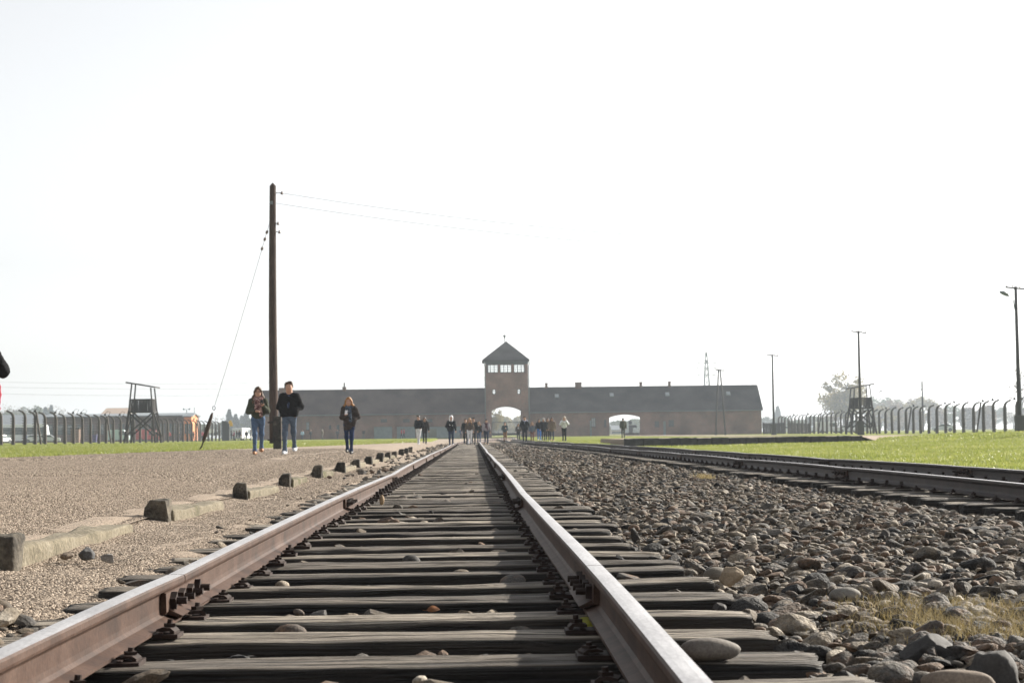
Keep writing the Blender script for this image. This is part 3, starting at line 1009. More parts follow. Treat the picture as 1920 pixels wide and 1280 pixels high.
# fallen leaves
def leaf(label, px, py, Y, size, c, rx, rz, z):
    mb = MB()
    n = 10
    P = [(0, 0, 0)]
    for q in range(n):
        t = q / (n - 1)
        P.append((t, .34 * math.sin(math.pi * t ** .8), .12 * math.sin(t * 3) + .05))
    for q in range(n):
        t = q / (n - 1)
        P.append((t, -.34 * math.sin(math.pi * t ** .8), .10 * math.sin(t * 3) + .03))
    for q in range(n):
        t = q / (n - 1)
        P.append((t, 0, .12 * math.sin(t * 3)))
    f_ = []
    for q in range(n - 1):
        f_.append((1 + q, 2 + q, 2 + 2 * n + q, 1 + 2 * n + q)); f_.append((1 + n + q, 1 + 2 * n + q, 2 + 2 * n + q, 2 + n + q))
    mb.add([(a * size, b_ * size, c_ * size) for a, b_, c_ in P], f_)
    mb.tube([(0, 0, 0), (-.3 * size, .03 * size, .02 * size)], size * .015, 5)
    ob = mb.build('fallen_leaf', plain('leaf_%d' % px, c, .6, transl=.3), None, (PT(px, py, Y).x, Y, z), rz, True)
    ob.rotation_euler = (rx, 0, rz)
    sol = ob.modifiers.new('thick', 'SOLIDIFY'); sol.thickness = .0008
    return tag(ob, label, 'leaf')


leaf('yellow-green fallen leaf lying beside the right rail', 1078, 1170, 5.6, .085, (.28, .27, .04), .5, .2, .0)
leaf('curled rust-brown leaf lying between the sleepers', 800, 1138, 6.2, .05, (.20, .085, .035), .6, .1, -.005)

# dry grass in the ballast
def blades(n, fx, fy, zf, h0, h1, w0, lean, name, mat):
    x, y = fx, fy
    z = zf(x, y)
    h = rng.uniform(h0, h1, n); az = rng.uniform(0, 2 * math.pi, n); le = np.abs(rng.normal(0, lean, n)) * h
    a2 = rng.uniform(0, 2 * math.pi, n)
    dx, dy = np.cos(a2) * w0 / 2, np.sin(a2) * w0 / 2
    B0 = np.stack([x - dx, y - dy, z - .01], -1); B1 = np.stack([x + dx, y + dy, z - .01], -1)
    mx, my = x + np.cos(az) * le * .35, y + np.sin(az) * le * .35
    M0 = np.stack([mx - dx * .7, my - dy * .7, z + h * .6], -1); M1 = np.stack([mx + dx * .7, my + dy * .7, z + h * .6], -1)
    T_ = np.stack([x + np.cos(az) * le, y + np.sin(az) * le, z + h], -1)
    V = np.stack([B0, B1, M1, M0, T_], 1).reshape(-1, 3)
    a = np.arange(n) * 5
    F = np.concatenate([np.stack([a, a + 1, a + 2], -1), np.stack([a, a + 2, a + 3], -1), np.stack([a + 3, a + 2, a + 4], -1)])
    return mesh_np(name, V, F, [mat])


cl = [(PX(1790, 5.7), 5.75), (PX(1880, 5.5), 5.6), (PX(1700, 6.2), 6.2), (PX(1850, 5.95), 6.0), (PX(1740, 5.6), 5.6), (PX(1905, 5.3), 5.35)]
cx = np.concatenate([rng.normal(c[0], .14, 700) for c in cl]); cy = np.concatenate([rng.normal(c[1], .19, 700) for c in cl])
o = link('dry_grass', blades(len(cx), cx, cy, lambda a, b_: bed_z(a, b_) + .035, .008, .034, .0016, 2.2, 'dry_grass', M_drygrass))
tag(o, 'patch of straw-coloured dry weeds among the ballast stones', 'dry grass', None, 'stuff')
cx = rng.normal(PX(1318, 24), .07, 300); cy = rng.normal(24, .2, 300)
o = link('grass_tuft', blades(300, cx, cy, lambda a, b_: bed_z(a, b_) + .03,   .02, .08, .006, .6, 'grass_tuft', M_drygrass))
tag(o, 'small faded grass tuft beside the sleepers of the side track', 'grass', None, 'stuff')


# ------------------------------------------------------------------ meadow grass
def grass_field(n, sampler, h0, h1, w, label, name='grass'):
    x, y = sampler(n)
    me = blades(len(x), x, y, ground_z, h0, h1, w, .7, name, M_grass)
    return tag(link(name, me), label, 'grass', None, 'stuff')


def right_wedge(y0, y1):
    def f(n):
        y = np.sqrt(rng.uniform(y0 ** 2, y1 ** 2, n * 2)); x = rng.uniform(0, 1, n * 2) * (0.36 * y + 1)
        k = (x > t2x(y) + 1.35)
        # the raised ramp stays bare
        k &= ~((y > 77) & (y < 100) & (x > 6.8) & (x < 19))
        return x[k], y[k]
    return f


def left_wedge(y0, y1):
    def f(n):
        y = np.sqrt(rng.uniform(y0 ** 2, y1 ** 2, n * 2)); x = -rng.uniform(0, 1, n * 2) * (0.30 * y + 1)
        k = x < np.interp(y, EDGE_Y, EDGE_X) + .05
        return x[k], y[k]
    return f


grass_field(120000, right_wedge(17, 60), .018, .06, .009, 'short sunlit meadow grass right of the side track')
grass_field(70000, right_wedge(60, 125), .03, .09, .025, 'distant meadow grass around the stone ramp')
grass_field(70000, left_wedge(38, 90), .04, .10, .02, 'short meadow grass beyond the gravel path')
grass_field(50000, left_wedge(90, 160), .05, .12, .04, 'distant meadow grass before the fence posts')


# ------------------------------------------------------------------ kerb blocks and slabs left of the track
def rough_block(name, poly, axis, a, b, mat, seed, amp=.012, cuts=5):
    mb = MB(); mb.prism(poly, axis, a, b)
    me = mb.mesh(name, [mat])
    bm = bmesh.new(); bm.from_mesh(me)
    bmesh.ops.bevel(bm, geom=list(bm.edges), offset=.018, segments=2, affect='EDGES', profile=.6)
    bmesh.ops.subdivide_edges(bm, edges=[e for e in bm.edges if e.calc_length() > .04], cuts=cuts, use_grid_fill=True)
    r_ = random.Random(seed); off = Vector((r_.uniform(-50, 50), r_.uniform(-50, 50), r_.uniform(-50, 50)))
    for v in bm.verts:
        n = mnoise.noise(v.co * 7 + off) * amp + mnoise.noise(v.co * 24 + off) * amp * .4
        v.co += v.normal * n
    bm.to_mesh(me); bm.free()
    for p in me.polygons: p.use_smooth = True
    return me


KX = -2.36
KY = [8.5] + [8.5 + 4.15 * k for k in range(1, 14)]
KY[0] = 8.3; KY[1] = 12.55; KY[2] = 16.9
ordn = ['first', 'second', 'third', 'fourth', 'fifth', 'sixth', 'seventh', 'eighth', 'ninth', 'tenth', 'eleventh', 'twelfth', 'thirteenth', 'fourteenth']
for k, y in enumerate(KY):
    w, h = .17 + random.uniform(-.02, .02), .20 + random.uniform(-.025, .025)
    poly = [(-w * .5, -.15), (w * .5, -.15), (w * .47, h), (-w * .22, h), (-w * .45, h * .72)]
    me = rough_block('kerb_block', poly, 'y', -.09, .09, M_conc, 40 + k, .02)
    o = link('kerb_block', me, None, (KX + random.uniform(-.02, .02), y, 0), random.uniform(-.12, .12))
    o.rotation_euler[1] = random.uniform(-.07, .07)
    tag(o, '%s weathered concrete kerb block from the camera along the path edge' % ordn[k], 'kerb block', 'upright concrete kerb blocks')
    # low slab running on from the block, its far end under the gravel
    L = (2.9, 2.5, 2.6, 2.5)[min(k, 3)] + random.uniform(-.2, .2)
    top = .112 + random.uniform(-.015, .01)
    if k > 9: continue
    me = rough_block('kerb_slab', [(-.12, -.15), (.085, -.15), (.075, top), (-.11, top + .008)], 'y', .13, L, M_kerb, 90 + k, .028, 7)
    o = link('kerb_slab', me, None, (KX - .0, y, 0), random.uniform(-.02, .02))
    o.rotation_euler[0] = -.012
    tag(o, 'low mossy concrete kerb slab behind the %s kerb block' % ordn[k], 'kerb slab', 'low kerb slabs along the path edge')


# ------------------------------------------------------------------ raised stone ramp on the right
r_y = 77.0
xa, xb_ = PX(1171, r_y), PX(1618, r_y)
wall = empty('stone_retaining_wall', (0, 0, 0), 0, 'long low wall of dark rough stone blocks in the meadow', 'stone wall')
x = xa; k = 0
while x < xb_ - .05:
    L = min(random.uniform(.45, .95), xb_ - x)
    top = .385 + random.uniform(-.02, .012)
    me = rough_block('stone_block', [(0, -.1), (L - .02, -.1), (L - .02, top), (0, top)], 'y', 0, .4, plain('ramp_stone', (.055, .053, .052), .95, .5, 3, bump=.6), 300 + k, .03, 3)
    link('stone_block', me, wall, (x, r_y + random.uniform(-.02, .03), 0))
    x += L; k += 1
mb = MB()
mb.add([(xa, r_y + .3, .35), (xb_, r_y + .3, .35), (PX(1720, 98) + 1, 98, .33), (PX(1190, 98) - 2, 98, .33)], [(0, 1, 2, 3)])
mb.add([(xa, r_y + .3, .35), (PX(1190, 98) - 2, 98, .33), (PX(1190, 98) - 2.1, 98, .0), (xa - .02, r_y + .3, 0)], [(0, 1, 2, 3)])
mb.add([(xb_, r_y + .3, .35), (PX(1720, 98) + 1, 98, .33), (PX(1720, 98) + 3.4, 98, .1), (xb_ + .8, r_y + .3, .1)], [(0, 1, 2, 3)])
tag(mb.build('ramp_surface', M_gravel), 'grey gravel surface of the raised ramp', None, None, 'structure')


# ------------------------------------------------------------------ timber pole with guy wire
py_ = 62.0
pbx = PX(513, py_)
pz = float(ground_z(pbx - 1, py_))
pole = empty('telegraph_pole', (pbx, py_, 0), 0, 'tall brown timber pole bolted to a concrete stub behind the walking pair', 'pole')
H = PT(512, 343, py_).z
pts = [(.02 - .035 * math.sin(i / 9 * 2.3), 0, .42 + (H - .42 - .12) * i / 11) for i in range(12)]
rad = [.175 - .055 * i / 11 for i in range(12)]
top = pts[-1]
MB().tube(pts + [(top[0], 0, H)], rad + [.02], 14).build('shaft', M_pole, pole, smooth=True)
MB().box((.03, -.42, -.2), (.33, -.17, 1.42)).build('concrete_stub', M_conc, pole, bevel=.02)
for z in (.55, 1.2):
    MB().tube([(.02, -.45, z), (.02, .2, z)], .02, 8).build('bolt', M_iron, pole)
    MB().box((-.2, -.2, z - .03), (.36, -.17, z + .03)).build('strap', M_iron, pole)
for (z, sx) in ((PT(512, 362, py_).z, .35), (PT(512, 435, py_).z, .25), (PT(512, 419, py_).z, .2)):
    b_ = MB().tube([(.1, 0, z), (sx, 0, z)], .015, 6).build('bracket', M_iron, pole)
    MB().tube([(sx, 0, z - .06), (sx, 0, z - .02), (sx, 0, z), (sx, 0, z + .05)], [.045, .055, .03, .04], 8).build('insulator', M_porc, b_, smooth=True)
b_ = MB().box((-.09, -.16, PT(512, 381, py_).z - .06), (.02, -.11, PT(512, 381, py_).z + .06)).build('bracket', M_zinc, pole)
# guy wire
gA = Vector((pbx - .13, py_, PT(503, 420, py_).z)); gB = Vector((PX(376, py_), py_, .2))
guy = empty('guy_wire', (gB.x, gB.y, 0), 0, 'steel guy wire from the timber pole to a ground anchor in the grass', 'guy wire')
o0 = Vector((gB.x, gB.y, 0))
def gp(t): return gB + (gA - gB) * t - o0 + Vector((0, 0, -.12 * math.sin(math.pi * t)))
MB().tube([gp(t) for t in np.linspace(.205, .93, 14)], .008, 5).build('cable', M_wire, guy)
MB().tube([gp(.93) + (gp(1) - gp(.93)) * q for q in (0, .35, .7, 1)], .008, 5).build('cable', M_wire, guy)
for t in (.895, .935, .965):
    MB().tube([gp(t - .008), gp(t - .004), gp(t + .004), gp(t + .008)], [.02, .05, .05, .02], 8).build('insulator', M_porc, guy, smooth=True)
MB().tube([gp(.036), gp(.05), gp(.10), gp(.155), gp(.172)], [.03, .065, .085, .06, .03], 8).build('timber_guard', M_pole, guy, smooth=True)
MB().tube([gp(0) + Vector((-.08, 0, 0)), gp(.015), gp(.045)], .03, 6).build('anchor_rod', M_iron, guy)
ring = [gp(.193) + Vector((.05 * math.cos(a), 0, .075 * math.sin(a))) for a in np.linspace(0, 2 * math.pi, 12)]
MB().tube(ring, .014, 6).build('eye_ring', M_iron, guy)


# ------------------------------------------------------------------ utility poles with crossarms on the right
def cross_pole(px, top_y, Y, label, lamp=None, a_frame=False, base_block=True):
    x = PX(px, Y); gz = float(ground_z(x, Y))
    h = PT(px, top_y, Y).z - gz
    root = empty('utility_pole', (x, Y, gz), 0, label, 'pole', 'utility poles with crossarms along the right')
    if a_frame:
        for s in (-1, 1):
            MB().tube([(s * .75, 0, -.1), (s * .12, 0, h)], [.13, .1], 8).build('leg', M_tarwood, root, smooth=True)
            MB().box((s * .75 - .12 + (.1 if s < 0 else -.1), -.17, -.1), (s * .75 + .12 + (.1 if s < 0 else -.1), -.14, 1.0)).build('concrete_stub', M_conc, root)
    else:
        MB().tube([(0, 0, .1), (0, 0, h)], [.16, .10], 10).build('shaft', M_tarwood, root, smooth=True)
        MB().box((-.30, -.22, -.1), (.30, .22, 1.35)).build('concrete_foot', plain('dark_concrete', (.06, .058, .055), .95), root, bevel=.03)
    arm = MB().beam((-.75, -.14, h - .05), (.75, -.14, h - .22), .1).build('crossarm', M_tarwood, root)
    for q in (-.65, -.25, .25, .65):
        zc_ = h - .135 - q * .113 + .05
        MB().tube([(q, -.14, zc_), (q, -.14, zc_ + .12), (q, -.14, zc_ + .17)], [.02, .045, .02], 6).build('insulator', M_porc, arm, smooth=True)
    if lamp:
        MB().tube([(-.1, 0, h - 1.6), (-.18, 0, h - .95), (-.38, 0, h - .72), (-.6, 0, h - .58)], .035, 6).build('lamp_arm', M_zinc, root, smooth=True)
        MB().tube([(-.5, 0, h - .64), (-.62, 0, h - .56), (-.9, 0, h - .42), (-1.12, 0, h - .36)], [.05, .13, .14, .07], 10).build('lamp_head', M_zinc, root, smooth=True)
    return x, Y, h + gz


UP = [cross_pole(1912, 537, 113, 'dark utility pole carrying a street lamp at the right edge', lamp=True),
      cross_pole(1614, 620, 161, 'dark crossarm pole standing in front of the right watchtower'),
      cross_pole(1451, 664, 208, 'thin crossarm pole beside the dark fence panels'),
      cross_pole(1351, 692, 246, 'two-legged crossarm pole before the right wing of the gatehouse', a_frame=True)]


def cable(a, b, sag, r, label, n=24):
    a, b = Vector(a), Vector(b)
    P = [a + (b - a) * t - Vector((0, 0, sag * 4 * t * (1 - t))) for t in np.linspace(0, 1, n)]
    o = MB().tube([p - a for p in P], r, 5).build('overhead_cable', M_wire, None, a)
    return tag(o, label, 'cable', 'overhead cables')


cable((UP[0][0], UP[0][1], UP[0][2] - .1), (UP[1][0], UP[1][1], UP[1][2] - .1), 1.6, .012, 'sagging cable between lamp pole and crossarm pole')
cable((UP[1][0], UP[1][1], UP[1][2] - .1), (UP[2][0], UP[2][1], UP[2][2] - .1), 1.6, .014, 'sagging cable left of the right watchtower pole')
cable((UP[2][0], UP[2][1], UP[2][2] - .1), (UP[3][0], UP[3][1], UP[3][2] - .1), 1.3, .016, 'sagging cable above the right end of the gatehouse')
q_ = PT(2120, 470, 66)
cable((pbx + .3, py_, PT(512, 362, py_).z), (q_.x, 66, q_.z + .4), .9, .007, 'upper thin cable running right from the timber pole')
cable((pbx + .1, py_, PT(512, 381, py_).z), (q_.x, 66, q_.z), .9, .007, 'lower thin cable running right from the timber pole')
MB().tube([(0, 0, -.2), (0, 0, q_.z + .9)], [.17, .12], 10).build('timber_pole', M_pole, tag(empty('telegraph_pole', (q_.x, 66, .1)), 'brown timber pole beyond the right picture edge', 'pole'))


# ------------------------------------------------------------------ camp fences
def post_mesh(h, reach):
    """tapered square concrete post whose top curves over to +x"""
    path = [(0, 0), (0, h * .25), (0, h * .5), (0, h * .74)]
    r_ = reach * .62
    for a in np.linspace(0.15, 1.0, 6) * 1.22:
        path.append((r_ * (1 - math.cos(a)), h * .74 + r_ * 1.35 * math.sin(a)))
    e = path[-1]
    path.append((e[0] + reach * .42, e[1] + reach * .17))
    mb = MB(); V = []
    n = len(path)
    for i_, p in enumerate(path):
        a = Vector(path[max(0, i_ - 1)]); b_ = Vector(path[min(n - 1, i_ + 1)])
        t = (b_ - a).normalized(); u = Vector((t.y, -t.x))
        w = .128 - .06 * i_ / (n - 1); d = .125 - .05 * i_ / (n - 1)
        for (q, s) in ((-1, -1), (1, -1), (1, 1), (-1, 1)):
            V.append((p[0] + u.x * q * w, s * d, p[1] + u.y * q * w))
    f_ = []
    for i_ in range(n - 1):
        for k in range(4):
            f_.append((i_ * 4 + k, i_ * 4 + (k + 1) % 4, i_ * 4 + 4 + (k + 1) % 4, i_ * 4 + 4 + k))
    f_ += [(3, 2, 1, 0), tuple((n - 1) * 4 + k for k in range(4))]
    mb.add(V, f_)
    return mb.mesh('post', [M_post], False), path


def insul_mesh(h, sgn=1):
    mb = MB()
    for k in range(11):
        z = .25 + k * (h * .76 - .3) / 10
        mb.tube([(sgn * .12, 0, z), (sgn * .20, 0, z), (sgn * .27, 0, z)], [.02, .05, .03], 6)
    return mb.mesh('insulators', [M_porc], True)


def fence(label, name, line, spacing, h, reach, direction, lamps):
    """line(Y)->X ; direction +1: tops curve to +x"""
    root = empty(name, (0, 0, 0), 0, label, 'fence')
    me, path = post_mesh(h, reach); im = insul_mesh(h, 1)
    Ys = np.arange(*spacing)
    r_ = random.Random(5)
    for k, y in enumerate(Ys):
        y = y + r_.uniform(-.12, .12)
        x = line(y); z = float(ground_z(x, y)) - .05
        p = link('post', me, root, (x, y, z), (0 if direction > 0 else math.pi) + r_.uniform(-.05, .05))
        p.scale = (1, 1, 1 + r_.uniform(-.02, .02))
        p.rotation_euler[1] = r_.uniform(-.012, .012)
        ins = link('insulators', im, p); ins['kind'] = 'stuff'
        if k % 4 == 0 or k in lamps:
            e = path[-1]
            lm = MB()
            lm.tube([(e[0] - .1, 0, e[1] + .05), (e[0] - .25, 0, e[1] + .42), (e[0] + .05, 0, e[1] + .5), (e[0] + .3, 0, e[1] + .25)], .02, 6)
            lm.tube([(e[0] + .3, 0, e[1] + .27), (e[0] + .33, 0, e[1] + .17), (e[0] + .36, 0, e[1] + .02)], [.03, .11, .13], 8)
            lm.build('lamp', M_tarwood, p)
        if k % 8 == 3:
            MB().beam((-.14, .2, h * .93), (-.62, .25, 0), .15).build('brace', M_post, p)
    for q in range(8):
        z = .35 + q * (h * .76 - .3) / 8
        P = []
        for y in np.arange(spacing[0], spacing[1], spacing[2] * 2):
            x = line(y) + direction * .24
            P.append((x, y, float(ground_z(x, y)) + z))
        MB().tube(P, .006, 4).build('wire', M_wire, root)
    return root


fence('row of curved concrete fence posts with barbed wire left of the meadow', 'barbed_wire_fence', lambda y: -40.6, (143.5, 268, 3.72), 3.35, .75, -1 * -1 * -1, (0, 6, 9, 14))
fence('row of curved concrete fence posts with barbed wire on the right', 'barbed_wire_fence', lambda y: 49.5 + (y - 150) * .035, (149.5, 296, 3.72), 3.35, .75, 1, (1, 3, 7, 12))


# ------------------------------------------------------------------ wooden watchtowers
def watchtower(px, Y, slope, label):
    x0 = PX(px, Y); gz = float(ground_z(x0, Y)) - .05
    root = empty('watchtower', (x0, Y, gz), 0, label, 'watchtower', 'open wooden watchtowers')
    zt, zp, zr = 3.05, 4.25, 5.55
    bt, tp = 1.46, 1.12           # half widths at ground and at the deck
    depth = 1.0
    def corner(sx, sy, z):
        k = min(z / zt, 1.0)
        w = bt + (tp - bt) * k
        if z > zt: w = tp - .09 * (z - zt)
        return (sx * w, sy * w * depth, z)
    for sx in (-1, 1):
        for sy in (-1, 1):
            MB().beam(corner(sx, sy, 0), corner(sx, sy, zt), .15).build('leg', M_tarwood, root)
            zz = zr + slope * sx * .21
            MB().beam(corner(sx, sy, zt), corner(sx, sy, zz), .10).build('roof_post', M_tarwood, root)
    for sy in (-1, 1):
        MB().beam(corner(-1, sy, .75), corner(1, sy, zt - .05), .12).build('brace', M_tarwood, root)
        MB().beam((corner(1, sy, .75)[0], corner(1, sy, .75)[1] + .13, .75), (corner(-1, sy, zt)[0], corner(-1, sy, zt)[1] + .13, zt - .05), .12).build('brace', M_tarwood, root)
    for sx in (-1, 1):
        MB().beam(corner(sx, -1, .75), corner(sx, 1, zt - .05), .10).build('brace', M_tarwood, root)
        MB().beam((corner(sx, 1, .75)[0] + .12, corner(sx, 1, .75)[1], .75), (corner(sx, -1, zt)[0] + .12, corner(sx, -1, zt)[1], zt - .05), .10).build('brace', M_tarwood, root)
    MB().box((-tp - .08, -tp * depth - .08, zt - .06), (tp + .08, tp * depth + .08, zt + .08)).build('deck', M_tarwood, root)
    # parapet boards, a few gaps where boards have shrunk
    bw = .125
    nb = int(2 * tp / bw)
    bmsh = {}
    for q in range(3):
        bmsh[q] = MB().box((-.058 + q * .016, -.012, 0), (.058 - q * .010, .012, zp - zt - .09)).mesh('board', [M_tarwood])
    r_ = random.Random(int(px))
    for sy in (-1, 1):
        for k in range(nb):
            o = link('board', bmsh[r_.choice((0, 0, 1, 2))], root, (-tp + bw * (k + .5), sy * (tp * depth - .06), zt + .085))
            o.rotation_euler = (sy * -.0 + .07 * sy, r_.uniform(-.012, .012), 0)
    for sx in (-1, 1):
        for k in range(nb):
            if k % 3 == 2: continue
            o = link('board', bmsh[r_.choice((0, 1, 2))], root, (sx * (tp - .06), -tp * depth + bw * (k + .5), zt + .085), math.pi / 2)
            o.rotation_euler = (-.07 * sx, 0, math.pi / 2)
    for sy in (-1, 1):
        MB().beam((-tp + .1, sy * (tp * depth - .02), zp), (tp - .1, sy * (tp * depth - .02), zp), .08).build('rail', M_tarwood, root)
    for sx in (-1, 1):
        MB().beam((sx * (tp - .1), -tp, zp), (sx * (tp - .1), tp, zp), .08).build('rail', M_tarwood, root)
    w = 1.36
    rf = MB()
    rf.prism([(-w, zr - slope * .24), (w, zr + slope * .24), (w, zr + slope * .24 + .13), (-w, zr - slope * .24 + .13)], 'y', -w, w)
    rf.build('roof', M_tarwood, root)


watchtower(268, 158, -1, 'open wooden watchtower with sloping roof before the left fence')
watchtower(1615, 192, 1, 'open wooden watchtower with tilted roof behind the dark pole on the right')


# ------------------------------------------------------------------ gatehouse
GY = 286.0
def wall_open(mb, x0, x1, z0, z1, y0, y1, ops, m=0):
    """wall slab with rectangular openings (xa,xb,za,zb)"""
    X = sorted({x0, x1, *[min(max(v, x0), x1) for o in ops for v in o[:2]]})
    Z = sorted({z0, z1, *[min(max(v, z0), z1) for o in ops for v in o[2:4]]})
    def solid(i_, j_):
        if i_ < 0 or j_ < 0 or i_ >= len(X) - 1 or j_ >= len(Z) - 1: return False
        cx_, cz_ = (X[i_] + X[i_ + 1]) / 2, (Z[j_] + Z[j_ + 1]) / 2
        return not any(o[0] < cx_ < o[1] and o[2] < cz_ < o[3] for o in ops)
    for i_ in range(len(X) - 1):
        for j_ in range(len(Z) - 1):
            if not solid(i_, j_): continue
            a, b_, c, d = X[i_], X[i_ + 1], Z[j_], Z[j_ + 1]
            mb.add([(a, y0, c), (b_, y0, c), (b_, y0, d), (a, y0, d)], [(0, 1, 2, 3)], m)
            mb.add([(a, y1, c), (b_, y1, c), (b_, y1, d), (a, y1, d)], [(3, 2, 1, 0)], m)
            if not solid(i_ - 1, j_): mb.add([(a, y0, c), (a, y0, d), (a, y1, d), (a, y1, c)], [(0, 1, 2, 3)], m)
            if not solid(i_ + 1, j_): mb.add([(b_, y0, c), (b_, y0, d), (b_, y1, d), (b_, y1, c)], [(3, 2, 1, 0)], m)
            if not solid(i_, j_ - 1): mb.add([(a, y0, c), (b_, y0, c), (b_, y1, c), (a, y1, c)], [(3, 2, 1, 0)], m)
            if not solid(i_, j_ + 1): mb.add([(a, y0, d), (b_, y0, d), (b_, y1, d), (a, y1, d)], [(0, 1, 2, 3)], m)


def arch_fill(mb, xa, xb, zs, zc_, y0, y1, n=16, m=0):
    c = (xa + xb) / 2; w = (xb - xa) / 2; rise = zc_ - zs
    R_ = (w * w + rise * rise) / (2 * rise)
    pts = []
    for k in range(n + 1):
        x = xa + (xb - xa) * k / n
        pts.append((x, zc_ - R_ + math.sqrt(max(0, R_ * R_ - (x - c) ** 2))))
    for k in range(n):
        (a, za), (b_, zb) = pts[k], pts[k + 1]
        za2, zb2 = min(za, zc_ - .002), min(zb, zc_ - .002)
        for yy_, fl in ((y0, 0), (y1, 1)):
            f_ = (0, 1, 2, 3) if not fl else (3, 2, 1, 0)
            mb.add([(a, yy_, za2), (b_, yy_, zb2), (b_, yy_, zc_), (a, yy_, zc_)], [f_], m)
        mb.add([(a, y0, za2), (b_, y0, zb2), (b_, y1, zb2), (a, y1, za2)], [(3, 2, 1, 0)], m)


gx = lambda px: PX(px, GY)
gz_ = lambda px, py: PT(px, py, GY).z
gate = empty('gatehouse', (gx(951), GY, 0), 0, 'long brick gatehouse with central tower and arched railway gate', 'building')
OX, OY = gx(951), GY
def loc(x): return x - OX
TW0, TW1 = loc(gx(911.8)), loc(gx(991.4))
LW0 = loc(gx(482)); RW1 = loc(gx(1428.5))
EAVE, RIDGE, D = 4.55, 8.62, 10.0
A0, A1 = loc(gx(922.3)), loc(gx(979))
B0, B1 = loc(gx(1142.8)), loc(gx(1201))
BASE = -.4
# wings
def window(x, z0, w, h, parent, y=0.0, arched=False, mat=None, bars=2):
    wn_ = MB()
    t = .07
    wn_.box((x - w / 2, y - .03, z0), (x - w / 2 + t, y + .1, z0 + h)).box((x + w / 2 - t, y - .03, z0), (x + w / 2, y + .1, z0 + h))
    wn_.box((x - w / 2 + t, y - .028, z0), (x + w / 2 - t, y + .1, z0 + t)).box((x - w / 2 + t, y - .028, z0 + h - t), (x + w / 2 - t, y + .1, z0 + h))
    for k in range(1, bars):
        xx = x - w / 2 + w * k / bars
        wn_.box((xx - .03, y - .02, z0 + t), (xx + .03, y + .09, z0 + h - t))
    wn_.box((x - w / 2 + t, y - .018, z0 + h * .55 - .02), (x + w / 2 - t, y + .088, z0 + h * .55 + .02))
    f_ = wn_.build('window', M_frame, parent)
    MB().box((x - w / 2 + t * .5, y + .03, z0 + t * .5), (x + w / 2 - t * .5, y + .05, z0 + h - t * .5)).build('pane', mat or M_pane, f_)
    MB().box((x - w / 2 - .1, y - .12, z0 - .09), (x + w / 2 + .1, y + .02, z0 - .002)).build('sill', M_conc, f_)


lw_ops, rw_ops = [], []
lwins = [(577, 791, 806, 6), (619, 797, 804, 4), (634, 796, 806, 5), (665, 797, 803, 4)]
for (px, ya, yb, wpx) in lwins:
    lw_ops.append((loc(gx(px - wpx / 2)), loc(gx(px + wpx / 2)), gz_(px, yb), gz_(px, ya)))
lunettes = [720, 762, 805]
for px in lunettes:
    lw_ops.append((loc(gx(px - 6)), loc(gx(px + 6)), gz_(px, 791), gz_(px, 785)))
gar = [(701, 735.5), (744, 779), (783, 863)]
for (a, b_) in gar:
    lw_ops.append((loc(gx(a)), loc(gx(b_)), BASE, gz_((a + b_) / 2, 799.5)))
rwins = [(1016, 785, 797, 9), (1113, 783, 800, 8), (1135, 786, 800, 4), (1259, 787, 799, 10), (1232, 789, 800, 8)]
for (px, ya, yb, wpx) in rwins:
    rw_ops.append((loc(gx(px - wpx / 2)), loc(gx(px + wpx / 2)), gz_(px, yb), gz_(px, ya)))
rdoors = [(1108, 788, 820, 4), (1246.5, 789, 819, 5)]
for (px, ya, yb, wpx) in rdoors:
    rw_ops.append((loc(gx(px - wpx / 2)), loc(gx(px + wpx / 2)), BASE, gz_(px, ya)))
BS_, BC_ = gz_(1172, 782.5), gz_(1172, 777.2)
rw_ops_f = rw_ops + [(B0, B1, BASE, BC_)]

mbw = MB(); wall_open(mbw, LW0, TW0 - .004, BASE, EAVE, 0, .5, lw_ops)
mbw.box((LW0 + .5, .52, BASE), (TW0 - .02, .56, EAVE - .01))        # inner skin so that openings stay dark
wall_open(mbw, LW0, TW0 - .004, BASE, EAVE, D - .5, D, [])
mbw.prism([(0.002, BASE), (D - .002, BASE), (D - .002, EAVE), (D / 2, RIDGE - .1), (.002, EAVE)], 'x', LW0 - .002, LW0 + .4)
mbw.build('left_wing_wall', M_brick, gate)
mbw = MB(); wall_open(mbw, TW1 + .004, RW1, BASE, EAVE, 0, .5, rw_ops_f)
arch_fill(mbw, B0, B1, BS_, BC_, .001, .499)
B2, B3 = B0 - .3, B1 + .9
wall_open(mbw, TW1 + .004, RW1, BASE, EAVE, D - .5, D, [(B2, B3, BASE, BC_ + .25)])
arch_fill(mbw, B2, B3, BS_ + .2, BC_ + .25, D - .499, D - .001)
mbw.box((B2 - .3, .5, BASE), (B2 - .003, D - .5, EAVE - .02)).box((B3 + .003, .5, BASE), (B3 + .3, D - .5, EAVE - .02))
mbw.box((B2 - .2, .5, BC_ + .27), (B3 + .2, D - .5, BC_ + .45))
mbw.box((TW1 + .1, .52, BASE), (B2 - .32, .56, EAVE - .03)).box((B3 + .32, .52, BASE), (RW1 - .45, .56, EAVE - .03))
mbw.prism([(0.002, BASE), (D - .002, BASE), (D - .002, EAVE), (D / 2, RIDGE - .1), (.002, EAVE)], 'x', RW1 - .4, RW1 + .002)
mbw.build('right_wing_wall', M_brick, gate)
for (px, ya, yb, wpx) in lwins + rwins:
    z0, z1 = gz_(px, yb), gz_(px, ya)
    big = px in (577, 1113)
    window(loc(gx(px)), z0 + .003, gx(px + wpx / 2) - gx(px - wpx / 2) - .01, z1 - z0 - .006, gate, .12, mat=M_skyl if big or px == 1016 else None)
